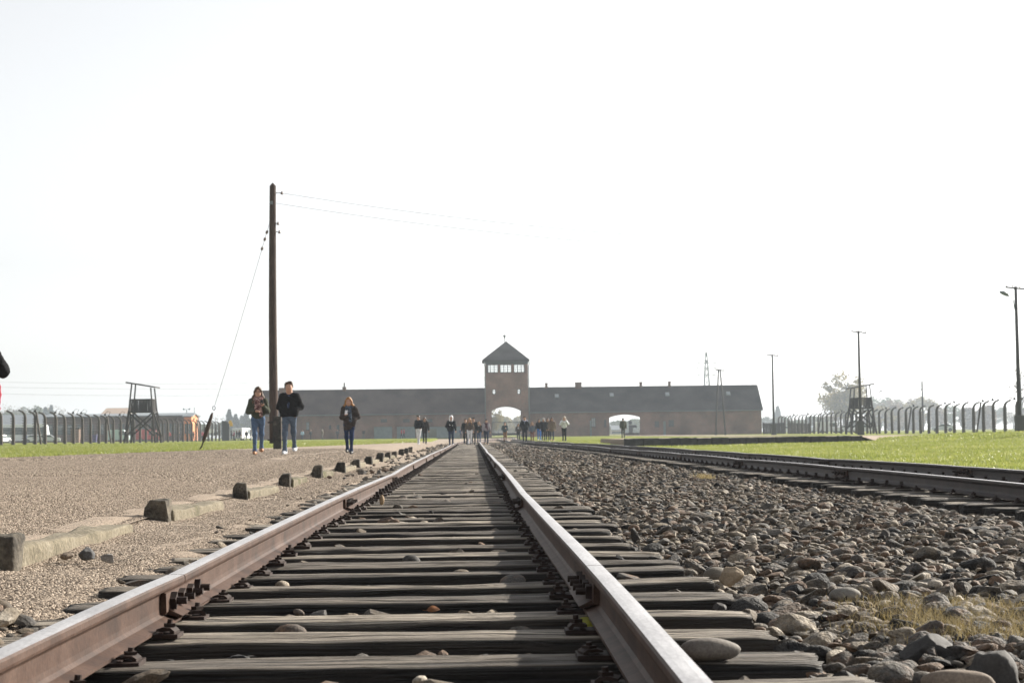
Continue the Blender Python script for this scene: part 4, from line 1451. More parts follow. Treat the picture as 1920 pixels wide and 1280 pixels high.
for px in lunettes:
    z0, z1 = gz_(px, 791), gz_(px, 785)
    window(loc(gx(px)), z0 + .003, gx(px + 6) - gx(px - 6) - .01, z1 - z0 - .006, gate, .12, bars=3)
for gi, (a, b_) in enumerate(gar):
    xa_, xb2 = loc(gx(a)), loc(gx(b_)); zt_ = gz_((a + b_) / 2, 799.5)
    d_ = MB().box((xa_ + .005, .15, BASE), (xb2 - .005, .22, zt_ - .005)).build('garage_door', M_doorp, gate)
    nleaf = 2 if gi < 2 else 5
    for k in range(nleaf):
        l0 = xa_ + (xb2 - xa_) * k / nleaf + .05; l1 = xa_ + (xb2 - xa_) * (k + 1) / nleaf - .05
        MB().box((l0, .09, .05), (l1, .147, zt_ - .1)).build('leaf_panel', M_doorp, d_)
    if gi == 2:
        xx = loc(gx(811))
        MB().box((xx - .7, .05, .3), (xx + .7, .088, 1.75)).build('display_case', plain('case_glass', (.12, .13, .10), .2), d_)
for (px, ya, yb, wpx) in rdoors:
    xx = loc(gx(px)); zt_ = gz_(px, ya)
    w = (gx(px + wpx / 2) - gx(px - wpx / 2)) / 2
    d_ = MB().box((xx - w + .01, .15, BASE), (xx + w - .01, .22, zt_ - .01)).build('door', M_doorp, gate)
    MB().box((xx + w - .16, .1, 1.0), (xx + w - .1, .148, 1.15)).build('handle', M_iron, d_)
# wing roofs with real thickness, eave overhang and ridge line
def wing_roof(x0, x1, mat, name):
    ov = .35
    sl = (RIDGE - EAVE) / (D / 2)
    mb = MB()
    for s in (0, 1):
        a = (-ov, EAVE - sl * ov + .05) if s == 0 else (D + ov, EAVE - sl * ov + .05)
        r0 = (D / 2, RIDGE + .05)
        mb.prism([a, r0, (r0[0], r0[1] + .14), (a[0], a[1] + .14)], 'x', x0, x1)
    o = mb.build(name, mat, gate)
    MB().prism([(D / 2 - .16, RIDGE + .16), (D / 2 + .16, RIDGE + .16), (D / 2, RIDGE + .26)], 'x', x0 + .05, x1 - .05).build('ridge_tiles', mat, o)
    MB().tube([(x0 + .05, -ov - .06, EAVE - sl * ov + .06), (x1 - .05, -ov - .06, EAVE - sl * ov + .06)], .075, 8).build('gutter', M_zinc, o)
    return o
rl = wing_roof(LW0 - .25, TW0 - .006, M_rooft, 'left_wing_roof')
rr_ = wing_roof(TW1 + .006, RW1 + .25, M_slate, 'right_wing_roof')
def chimney(px, w, ztop_px, y=D / 2, pots=False, dpt=None):
    xx = loc(gx(px)); zt_ = PT(px, ztop_px, GY + y).z
    dpt = dpt or w
    c = MB().box((xx - w / 2, y - dpt / 2, RIDGE - 1.0), (xx + w / 2, y + dpt / 2, zt_)).box((xx - w / 2 - .06, y - dpt / 2 - .06, zt_ - .22), (xx + w / 2 + .06, y + dpt / 2 + .06, zt_ - .08)).build('chimney', M_brick, gate)
    if pots:
        MB().tube([(xx + (w * .3 if w > 1 else 0), y, zt_), (xx + (w * .3 if w > 1 else 0), y, zt_ + .75)], .13, 8).build('flue_pipe', M_conc, c)
chimney(642, .6, 725.5, pots=True); chimney(524.5, 1.25, 727, pots=True)
chimney(1028, .42, 717.6); chimney(1089, 1.1, 716.3, dpt=.7); chimney(1208.4, .45, 715.6); chimney(1263, .45, 714.6)
def skylight(px, py):
    sl = (RIDGE - EAVE) / (D / 2)
    z = PT(px, py, GY + 2.0).z; y = (z - EAVE) / sl
    xx = loc(PX(px, GY + y))
    o = MB().prism([(y - .38, z - .38 * sl + .16), (y + .38, z + .38 * sl + .16), (y + .30, z + .38 * sl + .34), (y - .46, z - .38 * sl + .34)], 'x', xx - .36, xx + .36).build('skylight', M_zinc, gate)
    MB().prism([(y - .39, z - .31 * sl + .345), (y + .23, z + .31 * sl + .345), (y + .22, z + .31 * sl + .365), (y - .40, z - .31 * sl + .365)], 'x', xx - .28, xx + .28).build('pane', M_skyl, o)
for (px, py) in ((1045, 745), (1148, 743), (1252.5, 741.5), (1367, 740)): skylight(px, py)
MB().tube([(loc(gx(751)), D / 2, RIDGE + .1), (loc(gx(751)), D / 2, RIDGE + 1.0)], .02, 6).build('antenna', M_wire, gate)
MB().tube([(loc(gx(1095)), D / 2, RIDGE + .1), (loc(gx(1095)), D / 2, RIDGE + 3.0)], .02, 6).build('antenna', M_wire, gate)

# tower
TY0, TY1 = -.45, 8.0
ZW0, ZW1 = gz_(951, 698.5), gz_(951, 683)
ZE = gz_(951, 677)
AS_, AC_ = gz_(951, 769), gz_(951, 761.2)
t_ops = [(A0, A1, BASE, AC_)]
sw = []
for (a, b_) in ((924, 930.2), (970.8, 977)):
    op = (loc(gx(a)), loc(gx(b_)), gz_(951, 738.8), gz_(951, 729.5)); sw.append(op); t_ops.append(op)
wx = [(975, 1075), (1092, 1190), (1210, 1305)]
tw = []
for (a, b_) in wx:
    op = (loc(gx(700 + a / 4.571)), loc(gx(700 + b_ / 4.571)), ZW0, ZW1); tw.append(op)
mbt = MB()
wall_open(mbt, TW0, TW1, BASE, ZE, TY0, TY0 + .5, t_ops + tw)
arch_fill(mbt, A0, A1, AS_, AC_, TY0 + .001, TY0 + .499)
up_ = .22
t_ops_b = [(A0, A1, BASE, AC_)] + [(o[0] - .1, o[1] + .1, o[2], o[3] + up_ + .1) for o in sw] + [(o[0] - .1, o[1] + .1, o[2], o[3] + up_) for o in tw]
wall_open(mbt, TW0, TW1, BASE, ZE, TY1 - .5, TY1, t_ops_b)
arch_fill(mbt, A0, A1, AS_, AC_, TY1 - .499, TY1 - .001)
mbt.box((TW0 + .002, TY0 + .5, BASE), (TW0 + .5, TY1 - .5, ZW0)).box((TW1 - .5, TY0 + .5, BASE), (TW1 - .002, TY1 - .5, ZW0))
mbt.box((TW0 + .002, TY0 + .5, ZW1), (TW0 + .5, TY1 - .5, ZE)).box((TW1 - .5, TY0 + .5, ZW1), (TW1 - .002, TY1 - .5, ZE))
for q in range(4):
    yy_ = TY0 + .5 + (TY1 - TY0 - 1) * q / 3.0
    for (xa_, xb2) in ((TW0 + .002, TW0 + .5), (TW1 - .5, TW1 - .002)):
        mbt.box((xa_ + .02, max(TY0 + .505, yy_ - .3), ZW0 + .002), (xb2 - .02, min(TY1 - .505, yy_ + .3), ZW1 - .002))
mbt.box((A0 - .4, TY0 + .5, BASE), (A0 - .003, TY1 - .5, AC_ + .2)).box((A1 + .003, TY0 + .5, BASE), (A1 + .4, TY1 - .5, AC_ + .2))
mbt.box((A0 - .2, TY0 + .5, AC_ + .03), (A1 + .2, TY1 - .5, AC_ + .35))
tower = mbt.build('tower', M_brick, gate)
MB().box((TW0 - .02, TY0 - .03, ZW1 + .02), (TW1 + .02, TY0 - .002, ZE)).build('window_band', M_frame, tower)
for (op, nb) in [(o, 3) for o in tw] + [(o, 1) for o in sw]:
    for (yy_, dz) in ((TY0 + .1, 0),):
        f_ = MB()
        xa_, xb2, za, zb = op
        t = .10
        f_.box((xa_ + .003, yy_, za + .003), (xa_ + t, yy_ + .1, zb - .003)).box((xb2 - t, yy_, za + .003), (xb2 - .003, yy_ + .1, zb - .003))
        f_.box((xa_ + t, yy_ + .002, za + .003), (xb2 - t, yy_ + .098, za + t)).box((xa_ + t, yy_ + .002, zb - t), (xb2 - t, yy_ + .098, zb - .003))
        for k in range(1, nb):
            xx = xa_ + (xb2 - xa_) * k / nb
            f_.box((xx - .07, yy_ + .003, za + t), (xx + .07, yy_ + .097, zb - t))
        nbar = nb * 2
        for k in range(1, nbar):
            if k % 2 == 0: continue
            xx = xa_ + (xb2 - xa_) * k / nbar
            f_.box((xx - .02, yy_ + .03, za + t), (xx + .02, yy_ + .07, zb - t))
        for q in (.36, .68):
            f_.box((xa_ + t, yy_ + .035, za + (zb - za) * q - .02), (xb2 - t, yy_ + .065, za + (zb - za) * q + .02))
        fo = f_.build('window', M_frame, tower)
        MB().box((xa_ + .05, yy_ + .045, za + .05), (xb2 - .05, yy_ + .055, zb - .05)).build('pane', glass_mat(), fo)
# pyramid roof with flared eaves
rx0, rx1 = loc(gx(905.6)), loc(gx(994.5))
ry0, ry1 = TY0 - .55, TY1 + .55
cx_, cy_ = (TW0 + TW1) / 2, (TY0 + TY1) / 2
ap = PT(949, 639.5, GY + cy_).z
fl = ZE + .75
def rect(q, z): return [(rx0 + q, ry0 + q, z), (rx1 - q, ry0 + q, z), (rx1 - q, ry1 - q, z), (rx0 + q, ry1 - q, z)]
mbr = MB()
mbr.add(rect(.1, ZE + .004) + rect(0, ZE + .06) + rect(0, ZE + .22) + rect(.62, fl) + [(cx_, cy_, ap)],
        [(3, 2, 1, 0)] + [(k + 4 * l, (k + 1) % 4 + 4 * l, (k + 1) % 4 + 4 * l + 4, k + 4 * l + 4) for l in range(3) for k in range(4)] + [(12 + k, 12 + (k + 1) % 4, 16) for k in range(4)])
troof = mbr.build('tower_roof', M_slate, gate)
MB().tube([(cx_ - .25, cy_, ap - .2), (cx_ - .25, cy_, ap + .55)], .06, 8).build('finial_rod', M_zinc, troof)
MB().tube([(cx_ - .25, cy_, ap + .55), (cx_ - .25, cy_, ap + .85), (cx_ - .25, cy_, ap + .9), (cx_ - .25, cy_, ap + 1.12)], [.14, .16, .34, .1], 12).build('ventilator', M_zinc, troof, smooth=True)
for s in (-1, 1):
    xx = TW0 - .12 if s < 0 else TW1 + .12
    MB().tube([(xx, TY0 - .1, ZE + .05), (xx + s * .12, TY0 - .1, ZE - .4), (xx, TY0 - .1, ZE - .9), (xx, TY0 - .1, .1)], .075, 8).build('downpipe', M_zinc, gate, smooth=True)
for z in (gz_(911, 708), gz_(911, 712), gz_(911, 722)):
    MB().tube([(TW0, TY0 - .05, z), (TW0 - .55, TY0 - .05, z)], .03, 6).build('cable_bracket', M_iron, tower)
# mesh gate leaves inside the arch
for s, (xa_, xb2) in ((-1, (A0 + .1, (A0 + A1) / 2 - .03)), (1, ((A0 + A1) / 2 + .03, A1 - .1))):
    gt = MB(); zt_ = gz_(951, 790)
    y = TY1 - 1.0
    gt.box((xa_, y, .5), (xa_ + .1, y + .08, zt_)).box((xb2 - .1, y, .5), (xb2, y + .08, zt_))
    gt.box((xa_ + .1, y, zt_ - .1), (xb2 - .1, y + .08, zt_)).box((xa_ + .1, y, .5), (xb2 - .1, y + .08, .9))
    go_ = gt.build('gate_leaf', M_frame, gate)
    wm = MB()
    for k in range(1, 14):
        xx = xa_ + .1 + (xb2 - xa_ - .2) * k / 14
        wm.tube([(xx, y + .04, .9), (xx, y + .04, zt_ - .1)], .012, 4)
    wo_ = wm.build('wire_mesh', M_wire, go_); wo_['kind'] = 'stuff'


# ------------------------------------------------------------------ people: bodies and clothes grown from smooth unions
def surface_nets(D, lo, h):
    S = D < 0
    c = np.zeros(tuple(np.array(D.shape) - 1), np.int8)
    sl = [slice(None, -1), slice(1, None)]
    for a in (0, 1):
        for b_ in (0, 1):
            for e in (0, 1):
                c += S[sl[a], sl[b_], sl[e]]
    act = (c > 0) & (c < 8)
    ids = -np.ones(act.shape, np.int64)
    I = np.argwhere(act); ids[act] = np.arange(len(I))
    acc = np.zeros((len(I), 3)); cnt = np.zeros(len(I))
    corners = [(a, b_, e) for a in (0, 1) for b_ in (0, 1) for e in (0, 1)]
    for p in corners:
        for ax in range(3):
            if p[ax]: continue
            q = list(p); q[ax] = 1
            d0 = D[I[:, 0] + p[0], I[:, 1] + p[1], I[:, 2] + p[2]]; d1 = D[I[:, 0] + q[0], I[:, 1] + q[1], I[:, 2] + q[2]]
            k = (d0 < 0) != (d1 < 0)
            t = np.where(k, d0 / np.where(k, d0 - d1, 1), 0)
            pos = np.array(p, float)[None, :].repeat(len(I), 0); pos[:, ax] = t
            acc[k] += pos[k]; cnt[k] += 1
    V = (I + acc / cnt[:, None]) * h + lo
    F = []
    for ax in range(3):
        o1, o2 = (ax + 1) % 3, (ax + 2) % 3
        a = [slice(1, -1)] * 3; a[ax] = slice(0, -1); b_ = list(a); b_[ax] = slice(1, None)
        s0, s1 = S[tuple(a)], S[tuple(b_)]
        for fl in (0, 1):
            K = np.argwhere((s0 & ~s1) if not fl else (~s0 & s1))
            if not len(K): continue
            K[:, o1] += 1; K[:, o2] += 1
            def g(d1_, d2_):
                q = K.copy(); q[:, o1] += d1_; q[:, o2] += d2_
                return ids[q[:, 0], q[:, 1], q[:, 2]]
            quad = np.stack([g(-1, -1), g(0, -1), g(0, 0), g(-1, 0)], -1)
            F.append(quad if not fl else quad[:, ::-1])
    return V, np.concatenate(F)


def prim_d(p, X):
    if p[0] == 'rc':
        _, a, b_, ra, rb, q = p[:6]
        a = np.array(a, float); b_ = np.array(b_, float)
        mid_y = (a[1] + b_[1]) / 2
        Xs = X.copy()
        if q != 1.0:
            t_ = np.clip((X[..., 2] - a[2]) / ((b_[2] - a[2]) or 1e-6), 0, 1)
            yc_ = a[1] + (b_[1] - a[1]) * t_
            Xs[..., 1] = yc_ + (X[..., 1] - yc_) / q
        ab = b_ - a
        t = np.clip(((Xs - a) @ ab) / (ab @ ab + 1e-9), 0, 1)
        d = np.linalg.norm(Xs - a - t[..., None] * ab, axis=-1) - (ra + (rb - ra) * t)
        return d * min(1.0, q)
    _, c, r_ = p[:3]
    c = np.array(c, float); r_ = np.array(r_, float)
    k0 = np.linalg.norm((X - c) / r_, axis=-1)
    return (k0 - 1) * min(r_)


def prim_box(p, m):
    if p[0] == 'rc':
        a, b_ = np.array(p[1]), np.array(p[2]); r_ = max(p[3], p[4]) * max(1, p[5]) + m
        return np.minimum(a, b_) - r_, np.maximum(a, b_) + r_
    c, r_ = np.array(p[1]), np.array(p[2]) + m
    return c - r_, c + r_


def sdf_mesh(prims, vox, k=.022, sub=(), zones=False, zcut=None):
    """prims: tuples ('rc',a,b,ra,rb,q,zone[,k]) / ('el',c,r,zone[,k])"""
    bx = [prim_box(p, .06) for p in prims]
    lo = np.min([b_[0] for b_ in bx], 0); hi = np.max([b_[1] for b_ in bx], 0)
    n = np.ceil((hi - lo) / vox).astype(int) + 1
    ax = [lo[i_] + np.arange(n[i_]) * vox for i_ in range(3)]
    groups = {}
    for p in prims:
        kk = p[-1] if isinstance(p[-1], float) and p[-1] < 0.02 else k
        if kk not in groups: groups[kk] = np.zeros(n, np.float32)
        m = 5 * kk + vox
        b0, b1 = prim_box(p, m)
        i0 = np.clip(((b0 - lo) / vox).astype(int), 0, n - 1); i1 = np.clip(((b1 - lo) / vox).astype(int) + 2, 0, n)
        G = np.stack(np.meshgrid(*[ax[i_][i0[i_]:i1[i_]] for i_ in range(3)], indexing='ij'), -1)
        groups[kk][i0[0]:i1[0], i0[1]:i1[1], i0[2]:i1[2]] += np.exp(np.clip(-prim_d(p, G) / kk, -60, 30)).astype(np.float32)
    D = None
    for kk, A in groups.items():
        d = -kk * np.log(A + 1e-5)
        D = d if D is None else np.minimum(D, d)
    if sub or zcut is not None:
        G = np.stack(np.meshgrid(*ax, indexing='ij'), -1)
        for p in sub: D = np.maximum(D, -prim_d(p, G))
        if zcut is not None: D = np.maximum(D, zcut - G[..., 2])
    D[0] = D[-1] = 1; D[:, 0] = D[:, -1] = 1; D[:, :, 0] = D[:, :, -1] = 1
    V, F = surface_nets(D.astype(np.float64), lo, vox)
    if not zones: return V, F, None
    C = V[F].mean(1)
    best = np.full(len(C), 1e9); z = np.zeros(len(C), int)
    for p in prims:
        zone = p[6] if p[0] == 'rc' else p[3]
        d = prim_d(p, C)
        k_ = d < best; best[k_] = d[k_]; z[k_] = zone
    return V, F, z


SKIN, TOP, LEGS, SHOE = 0, 1, 2, 3


def v3(*a): return np.array(a, float)


def lerp(a, b_, t): return a + (b_ - a) * t


def person_rig(stride=.16, lead=1, arms=('hang', 'hang'), head_down=0.0, slim=1.0, sit=False):
    """joints for a 1.75 m figure facing -y; x>0 is the figure's left, the picture's right"""
    J = {}
    J['pel'] = v3(0, 0, .95); J['chest'] = v3(0, -.01, 1.28); J['neck'] = v3(0, .0, 1.46)
    J['head'] = v3(0, -.025 - .05 * head_down, 1.625 - .02 * head_down)
    for s, side in ((-1, 'r'), (1, 'l')):
        fwd = stride * (1 if s == lead else -1)
        J['hip' + side] = v3(s * .092, 0, .92)
        J['ank' + side] = v3(s * .085, -fwd, .085 + (.0 if fwd > 0 else .055 * abs(stride) / .16))
        kn = (J['hip' + side] + J['ank' + side]) / 2; kn[1] -= .035 + (.03 if fwd < 0 else 0)
        J['kne' + side] = kn
        sh = v3(s * .178 * slim, .005, 1.415); J['sho' + side] = sh
        m = arms[0] if s < 0 else arms[1]
        if m == 'hang':
            sw_ = -fwd * .55
            J['elb' + side] = sh + v3(s * .065, -sw_ * .35 + .02, -.285); J['wri' + side] = J['elb' + side] + v3(s * .015, -sw_ * .9 - .05, -.235)
        elif m == 'pocket':
            J['elb' + side] = sh + v3(s * .085, .085, -.27); J['wri' + side] = v3(s * .165, -.085, 1.035); J['hd' + side] = v3(-s * .25, .15, -1)
        elif m == 'phone':
            J['elb' + side] = sh + v3(s * .045, -.03, -.29); J['wri' + side] = v3(s * .085, -.25, 1.20)
        elif m == 'chest':
            J['elb' + side] = sh + v3(s * .075, .0, -.285); J['wri' + side] = v3(s * .06, -.21, 1.13)
        elif m == 'high':
            J['elb' + side] = sh + v3(s * .06, -.04, -.285); J['wri' + side] = v3(s * .135, -.22, 1.27)
        elif m == 'face':
            J['elb' + side] = sh + v3(s * .10, -.16, -.2); J['wri' + side] = v3(s * .10, -.30, 1.46)
        elif m == 'up':
            J['elb' + side] = sh + v3(s * .12, -.17, -.05); J['wri' + side] = v3(s * .09, -.19, 1.66)
    return J


def body_prims(J, female, fingers, thick=1.0, head=True):
    P = []
    w = .94 if female else 1.0
    hip = 1.06 if female else 1.0
    P.append(('rc', J['pel'] + v3(0, .01, -.03), J['pel'] + v3(0, 0, .12), .135 * hip * thick, .125 * thick, .78, LEGS))
    P.append(('rc', J['pel'] + v3(0, 0, .12), J['chest'], .125 * thick, .150 * w * thick, .72, TOP))
    P.append(('rc', J['chest'], J['neck'] + v3(0, .005, -.09), .150 * w * thick, .10, .70, TOP))
    P.append(('rc', J['shor'] + v3(.05, 0, -.01), J['shol'] + v3(-.05, 0, -.01), .068, .068, 1.0, TOP))
    if female: P.append(('el', J['chest'] + v3(0, -.085, -.01), v3(.12, .06, .065), TOP))
    P.append(('rc', J['neck'] + v3(0, .01, -.06), J['head'] + v3(0, .02, -.05), .058, .054, 1.0, SKIN))
    hd = J['head']
    P.append(('el', hd + v3(0, .012, .025), v3(.074, .092, .10), SKIN))
    P.append(('el', hd + v3(0, -.022, -.035), v3(.058, .066, .085), SKIN))
    P.append(('rc', hd + v3(0, -.088, .012), hd + v3(0, -.104, -.022), .010, .015, 1.0, SKIN, .008))
    P.append(('rc', hd + v3(-.032, -.075, .028), hd + v3(.032, -.075, .028), .013, .013, 1.0, SKIN, .012))
    for s in (-1, 1): P.append(('el', hd + v3(s * .074, .012, -.005), v3(.012, .02, .03), SKIN, .008))
    for s, sd in ((-1, 'r'), (1, 'l')):
        P.append(('rc', J['hip' + sd], J['kne' + sd], .088 * hip * thick, .060 * thick, 1.0, LEGS))
        P.append(('rc', J['kne' + sd], J['ank' + sd], .060 * thick, .043, 1.0, LEGS))
        an = J['ank' + sd]
        P.append(('rc', an + v3(0, .045, -.045), an + v3(s * .012, -.13, -.055), .042, .032, 1.0, SHOE))
        P.append(('rc', an + v3(0, .01, .02), an + v3(0, .02, -.04), .045, .045, 1.0, SHOE))
        P.append(('rc', J['sho' + sd], J['elb' + sd], .057 * thick, .046, 1.0, TOP))
        P.append(('rc', J['elb' + sd], J['wri' + sd], .045, .031, 1.0, TOP))
        # hand: palm, four fingers of unequal length with a bend, thumb from the side of the palm
        wr = J['wri' + sd]; d = J.get('hd' + sd, wr - J['elb' + sd]); d = d / np.linalg.norm(d)
        lat = np.cross(d, v3(0, 0, 1)); lat = lat / (np.linalg.norm(lat) + 1e-6)
        up_v = np.cross(lat, d)
        if abs(d[2]) > .8:
            lat = v3(0, 1, 0) - d * d[1]; lat /= np.linalg.norm(lat); up_v = np.cross(lat, d)
        palm = wr + d * .075
        P.append(('rc', wr, palm, .027, .034, 1.0, SKIN, .012))
        if fingers:
            for q, (o_, ln) in enumerate(((-.027, .062), (-.009, .074), (.009, .070), (.027, .052))):
                b0 = palm + lat * o_ + d * .012; b1 = b0 + d * ln * .55; b2 = b1 + (d * .35 - up_v * .75 * 1) * ln * .55
                P.append(('rc', b0, b1, .0095, .009, 1.0, SKIN, .004)); P.append(('rc', b1, b2, .009, .0075, 1.0, SKIN, .004))
            t0 = wr + d * .03 - lat * .026; t1 = t0 - lat * .026 + d * .03; t2 = t1 + d * .032 - up_v * .01
            P.append(('rc', t0, t1, .0115, .010, 1.0, SKIN, .004)); P.append(('rc', t1, t2, .010, .008, 1.0, SKIN, .004))
        else:
            P.append(('rc', palm, palm + d * .07, .026, .018, 1.0, SKIN, .012))
    return P


def folds(V, F, amp):
    """push the cloth in and out along its normals in soft slanting creases"""
    a = V[F[:, 2]] - V[F[:, 0]]; b_ = V[F[:, 3]] - V[F[:, 1]]
    fn = np.cross(a, b_); N_ = np.zeros_like(V)
    for q in range(4): np.add.at(N_, F[:, q], fn)
    N_ /= np.linalg.norm(N_, axis=1)[:, None] + 1e-9
    o = rng.uniform(-40, 40, 3)
    d = np.array([mnoise.noise(Vector((v[0] * 8 + v[2] * 5 + o[0], v[1] * 8 + o[1], v[2] * 17 + v[0] * 6 + o[2]))) + .5 * mnoise.noise(Vector((v[0] * 20, v[1] * 20, v[2] * 36 + o[0]))) for v in V])
    return V + N_ * (d * amp)[:, None]


def add_garment(name, prims, vox, mat, root, k=.02, sub=(), zcut=None):
    V, F, _ = sdf_mesh(prims, vox, k, sub, zcut=zcut)
    V = folds(V, F, .011 if vox < .02 else .014)
    return link(name, mesh_np(name, V, F, [mat], True), root)


def make_person(x, y, z, height, label, rotz=0., stride=.16, lead=1, arms=('hang', 'hang'), female=False, top=(.03, .03, .03), jacket=None, jlen=.82,
                legs=(.05, .07, .12), shoes=(.03, .03, .03), hair=(.05, .035, .02), hairlen='short', vox=.024, fingers=False, head_down=.3, scarf=None, hood=None,
                thick=1.0, group=None, pack=None, skirt=0, flare=1.0, open_front=False, face=False, name='person', bulk=1.0):
    root = empty(name, (x, y, z), rotz, label, 'person', group)
    sc_ = height / 1.75
    J = person_rig(stride, lead, arms, head_down)
    lowest = min(J['ankr'][2], J['ankl'][2]) - .09
    mats = [M_skin, cloth(top), cloth(legs), plain('shoe_%02x%02x%02x' % tuple(int(c * 255) for c in shoes), shoes, .5)]
    P = body_prims(J, female, fingers, thick)
    V, F, zn = sdf_mesh(P, vox, .022, zones=True)
    if vox < .02:
        V = np.where(((V[:, 2] < .9) & (V[:, 2] > .12))[:, None], folds(V, F, .008), V)
    body = link('body', mesh_np('body', V, F, mats, True, zn), root)
    if jacket:
        t = .022 * bulk
        hem = v3(0, .01, jlen)
        Q = [('rc', hem + v3(0, 0, .05), J['chest'], (.155 * flare) * thick + t * .6, .155 * thick + t, .80, 0),
             ('rc', J['chest'], J['neck'] + v3(0, .01, -.085), .155 * thick + t, .10 + t * .6, .74, 0),
             ('rc', J['shor'] + v3(.05, 0, -.025), J['shol'] + v3(-.05, 0, -.025), .062 + t * .7, .062 + t * .7, 1.0, 0),
             ('rc', J['neck'] + v3(-.03, .03, -.045), J['neck'] + v3(.03, .03, -.04), .066, .066, 1.0, 0)]
        for sd in 'rl':
            e = lerp(J['elb' + sd], J['wri' + sd], .93)
            Q.append(('rc', J['sho' + sd] + v3(0, 0, -.015), J['elb' + sd], .054 + t, .046 + t, 1.0, 0))
            if 'hd' + sd in J: Q.append(('el', J['wri' + sd] + v3(-.01 if sd == 'l' else .01, .02, -.05), v3(.07, .075, .12), 0))
            Q.append(('rc', J['elb' + sd], e, .046 + t, .037 + t * .5, 1.0, 0))
        sub_ = [('el', J['head'] + v3(0, -.07, -.13), v3(.055, .09, .10))]
        if open_front: sub_.append(('rc', J['neck'] + v3(0, -.20, -.05), v3(0, -.27, jlen + .0), .085, .095, 1.0, 0))
        add_garment('jacket', Q, vox, cloth(jacket), root, .02, sub_, zcut=jlen)
    hd = J['head']
    if hood:
        add_garment('hood', [('el', hd + v3(0, .03, .02), v3(.118, .125, .15), 0), ('rc', hd + v3(-.06, .02, -.1), hd + v3(-.075, -.09, -.42), .045, .03, 1.0, 0),
                             ('rc', hd + v3(.06, .02, -.1), hd + v3(.075, -.09, -.42), .045, .03, 1.0, 0)], vox, cloth(hood), root, .02,
                    [('el', hd + v3(0, -.085, -.015), v3(.066, .095, .10))])
    elif hairlen != 'none':
        Q = [('el', hd + v3(0, .03, .05), v3(.09, .102, .102), 0)]
        if hairlen == 'short':
            Q += [('rc', hd + v3(-.045, -.055, .10), hd + v3(.05, -.062, .105), .034, .038, 1.0, 0)]
            for s in (-1, 1): Q.append(('rc', hd + v3(s * .07, .0, .05), hd + v3(s * .068, .03, -.01), .022, .022, 1.0, 0))
        else:
            for s in (-1, 1): Q.append(('rc', hd + v3(s * .015, -.045, .118), hd + v3(s * .082, -.045, .03), .028, .026, 1.0, 0))
        sub_ = [('el', hd + v3(0, -.10, -.03), v3(.07, .10, .104))]
        if hairlen == 'long':
            for s in (-1, 1):
                Q.append(('rc', hd + v3(s * .075, .02, .02), hd + v3(s * .115, .01, -.14), .034, .042, 1.0, 0))
                Q.append(('rc', hd + v3(s * .115, .01, -.14), hd + v3(s * .125, -.07, -.31), .046, .026, 1.0, 0))
            Q.append(('rc', hd + v3(0, .07, 0), hd + v3(0, .10, -.26), .08, .06, 1.0, 0))
        elif hairlen == 'bob':
            for s in (-1, 1):
                Q.append(('rc', hd + v3(s * .075, .02, .03), hd + v3(s * .125, .0, -.13), .038, .032, 1.0, 0))
                Q.append(('rc', hd + v3(s * .115, .0, -.08), hd + v3(s * .175, .02, -.11), .03, .01, 1.0, 0))
            Q.append(('rc', hd + v3(0, .07, 0), hd + v3(0, .08, -.12), .08, .07, 1.0, 0))
        V, F, _ = sdf_mesh(Q, min(vox, .02), .015, sub_)
        V = folds(V, F, .016)
        hm = pm('hair_%02x%02x%02x' % tuple(int(c * 255) for c in hair), [tuple(c * .6 for c in hair), hair, tuple(min(1, c * 1.5) for c in hair)], scale=10, rough=.5, stretch=(6, 6, .6),
                bump=.6, bscale=30, dist=.01, transl=.25)
        link('hair', mesh_np('hair', V, F, [hm], True), root)
    if scarf:
        nk = J['neck']
        Q = [('rc', nk + v3(-.07, -.04, .0), nk + v3(.07, -.05, -.01), .055, .055, 1.0, 0), ('rc', nk + v3(-.07, .05, .02), nk + v3(.07, .05, .02), .05, .05, 1.0, 0),
             ('rc', nk + v3(-.085, -.04, .0), nk + v3(-.085, .05, .02), .045, .045, 1.0, 0), ('rc', nk + v3(.085, -.04, .0), nk + v3(.085, .05, .02), .045, .045, 1.0, 0),
             ('rc', nk + v3(.03, -.12, -.06), nk + v3(.075, -.20, -.44), .055, .045, .6, 0), ('rc', nk + v3(-.03, -.12, -.06), nk + v3(-.05, -.19, -.26), .055, .045, .6, 0)]
        sm_ = pm('scarf_%s' % name + str(int(x * 10)), scarf, scale=26, rough=.95, bump=.5, bscale=60, dist=.01, ramp=(.42, .58), detail=2)
        add_garment('scarf', Q, vox, sm_, root, .018)
    if pack:
        add_garment('backpack', [('rc', v3(0, .22, 1.02), v3(0, .20, 1.38), .16, .14, .85, 0), ('el', v3(0, .32, 1.1), v3(.12, .07, .13), 0)], vox, cloth(pack), root, .03)
    if face:
        em = plain('eye_dark', (.02, .015, .012), .3); lm = plain('lips', (.30, .11, .09), .5)
        for s in (-1, 1):
            o = MB().tube([(hd[0] + s * .032 - .011, hd[1] - .083, hd[2] + .012), (hd[0] + s * .032, hd[1] - .088, hd[2] + .013), (hd[0] + s * .032 + .011, hd[1] - .083, hd[2] + .012)], [.004, .007, .004], 8).build('eye', em, root, smooth=True)
            MB().tube([(hd[0] + s * .015, hd[1] - .088, hd[2] + .034), (hd[0] + s * .048, hd[1] - .078, hd[2] + .036)], .004, 6).build('eyebrow', em, root, smooth=True)
        MB().tube([(hd[0] - .022, hd[1] - .082, hd[2] - .055), (hd[0], hd[1] - .09, hd[2] - .053), (hd[0] + .022, hd[1] - .082, hd[2] - .055)], [.003, .008, .003], 8).build('mouth', lm, root, smooth=True)
    for ch in root.children: pass
    root.scale = (sc_,) * 3
    root.location.z = z - lowest * sc_
    return root, J, sc_


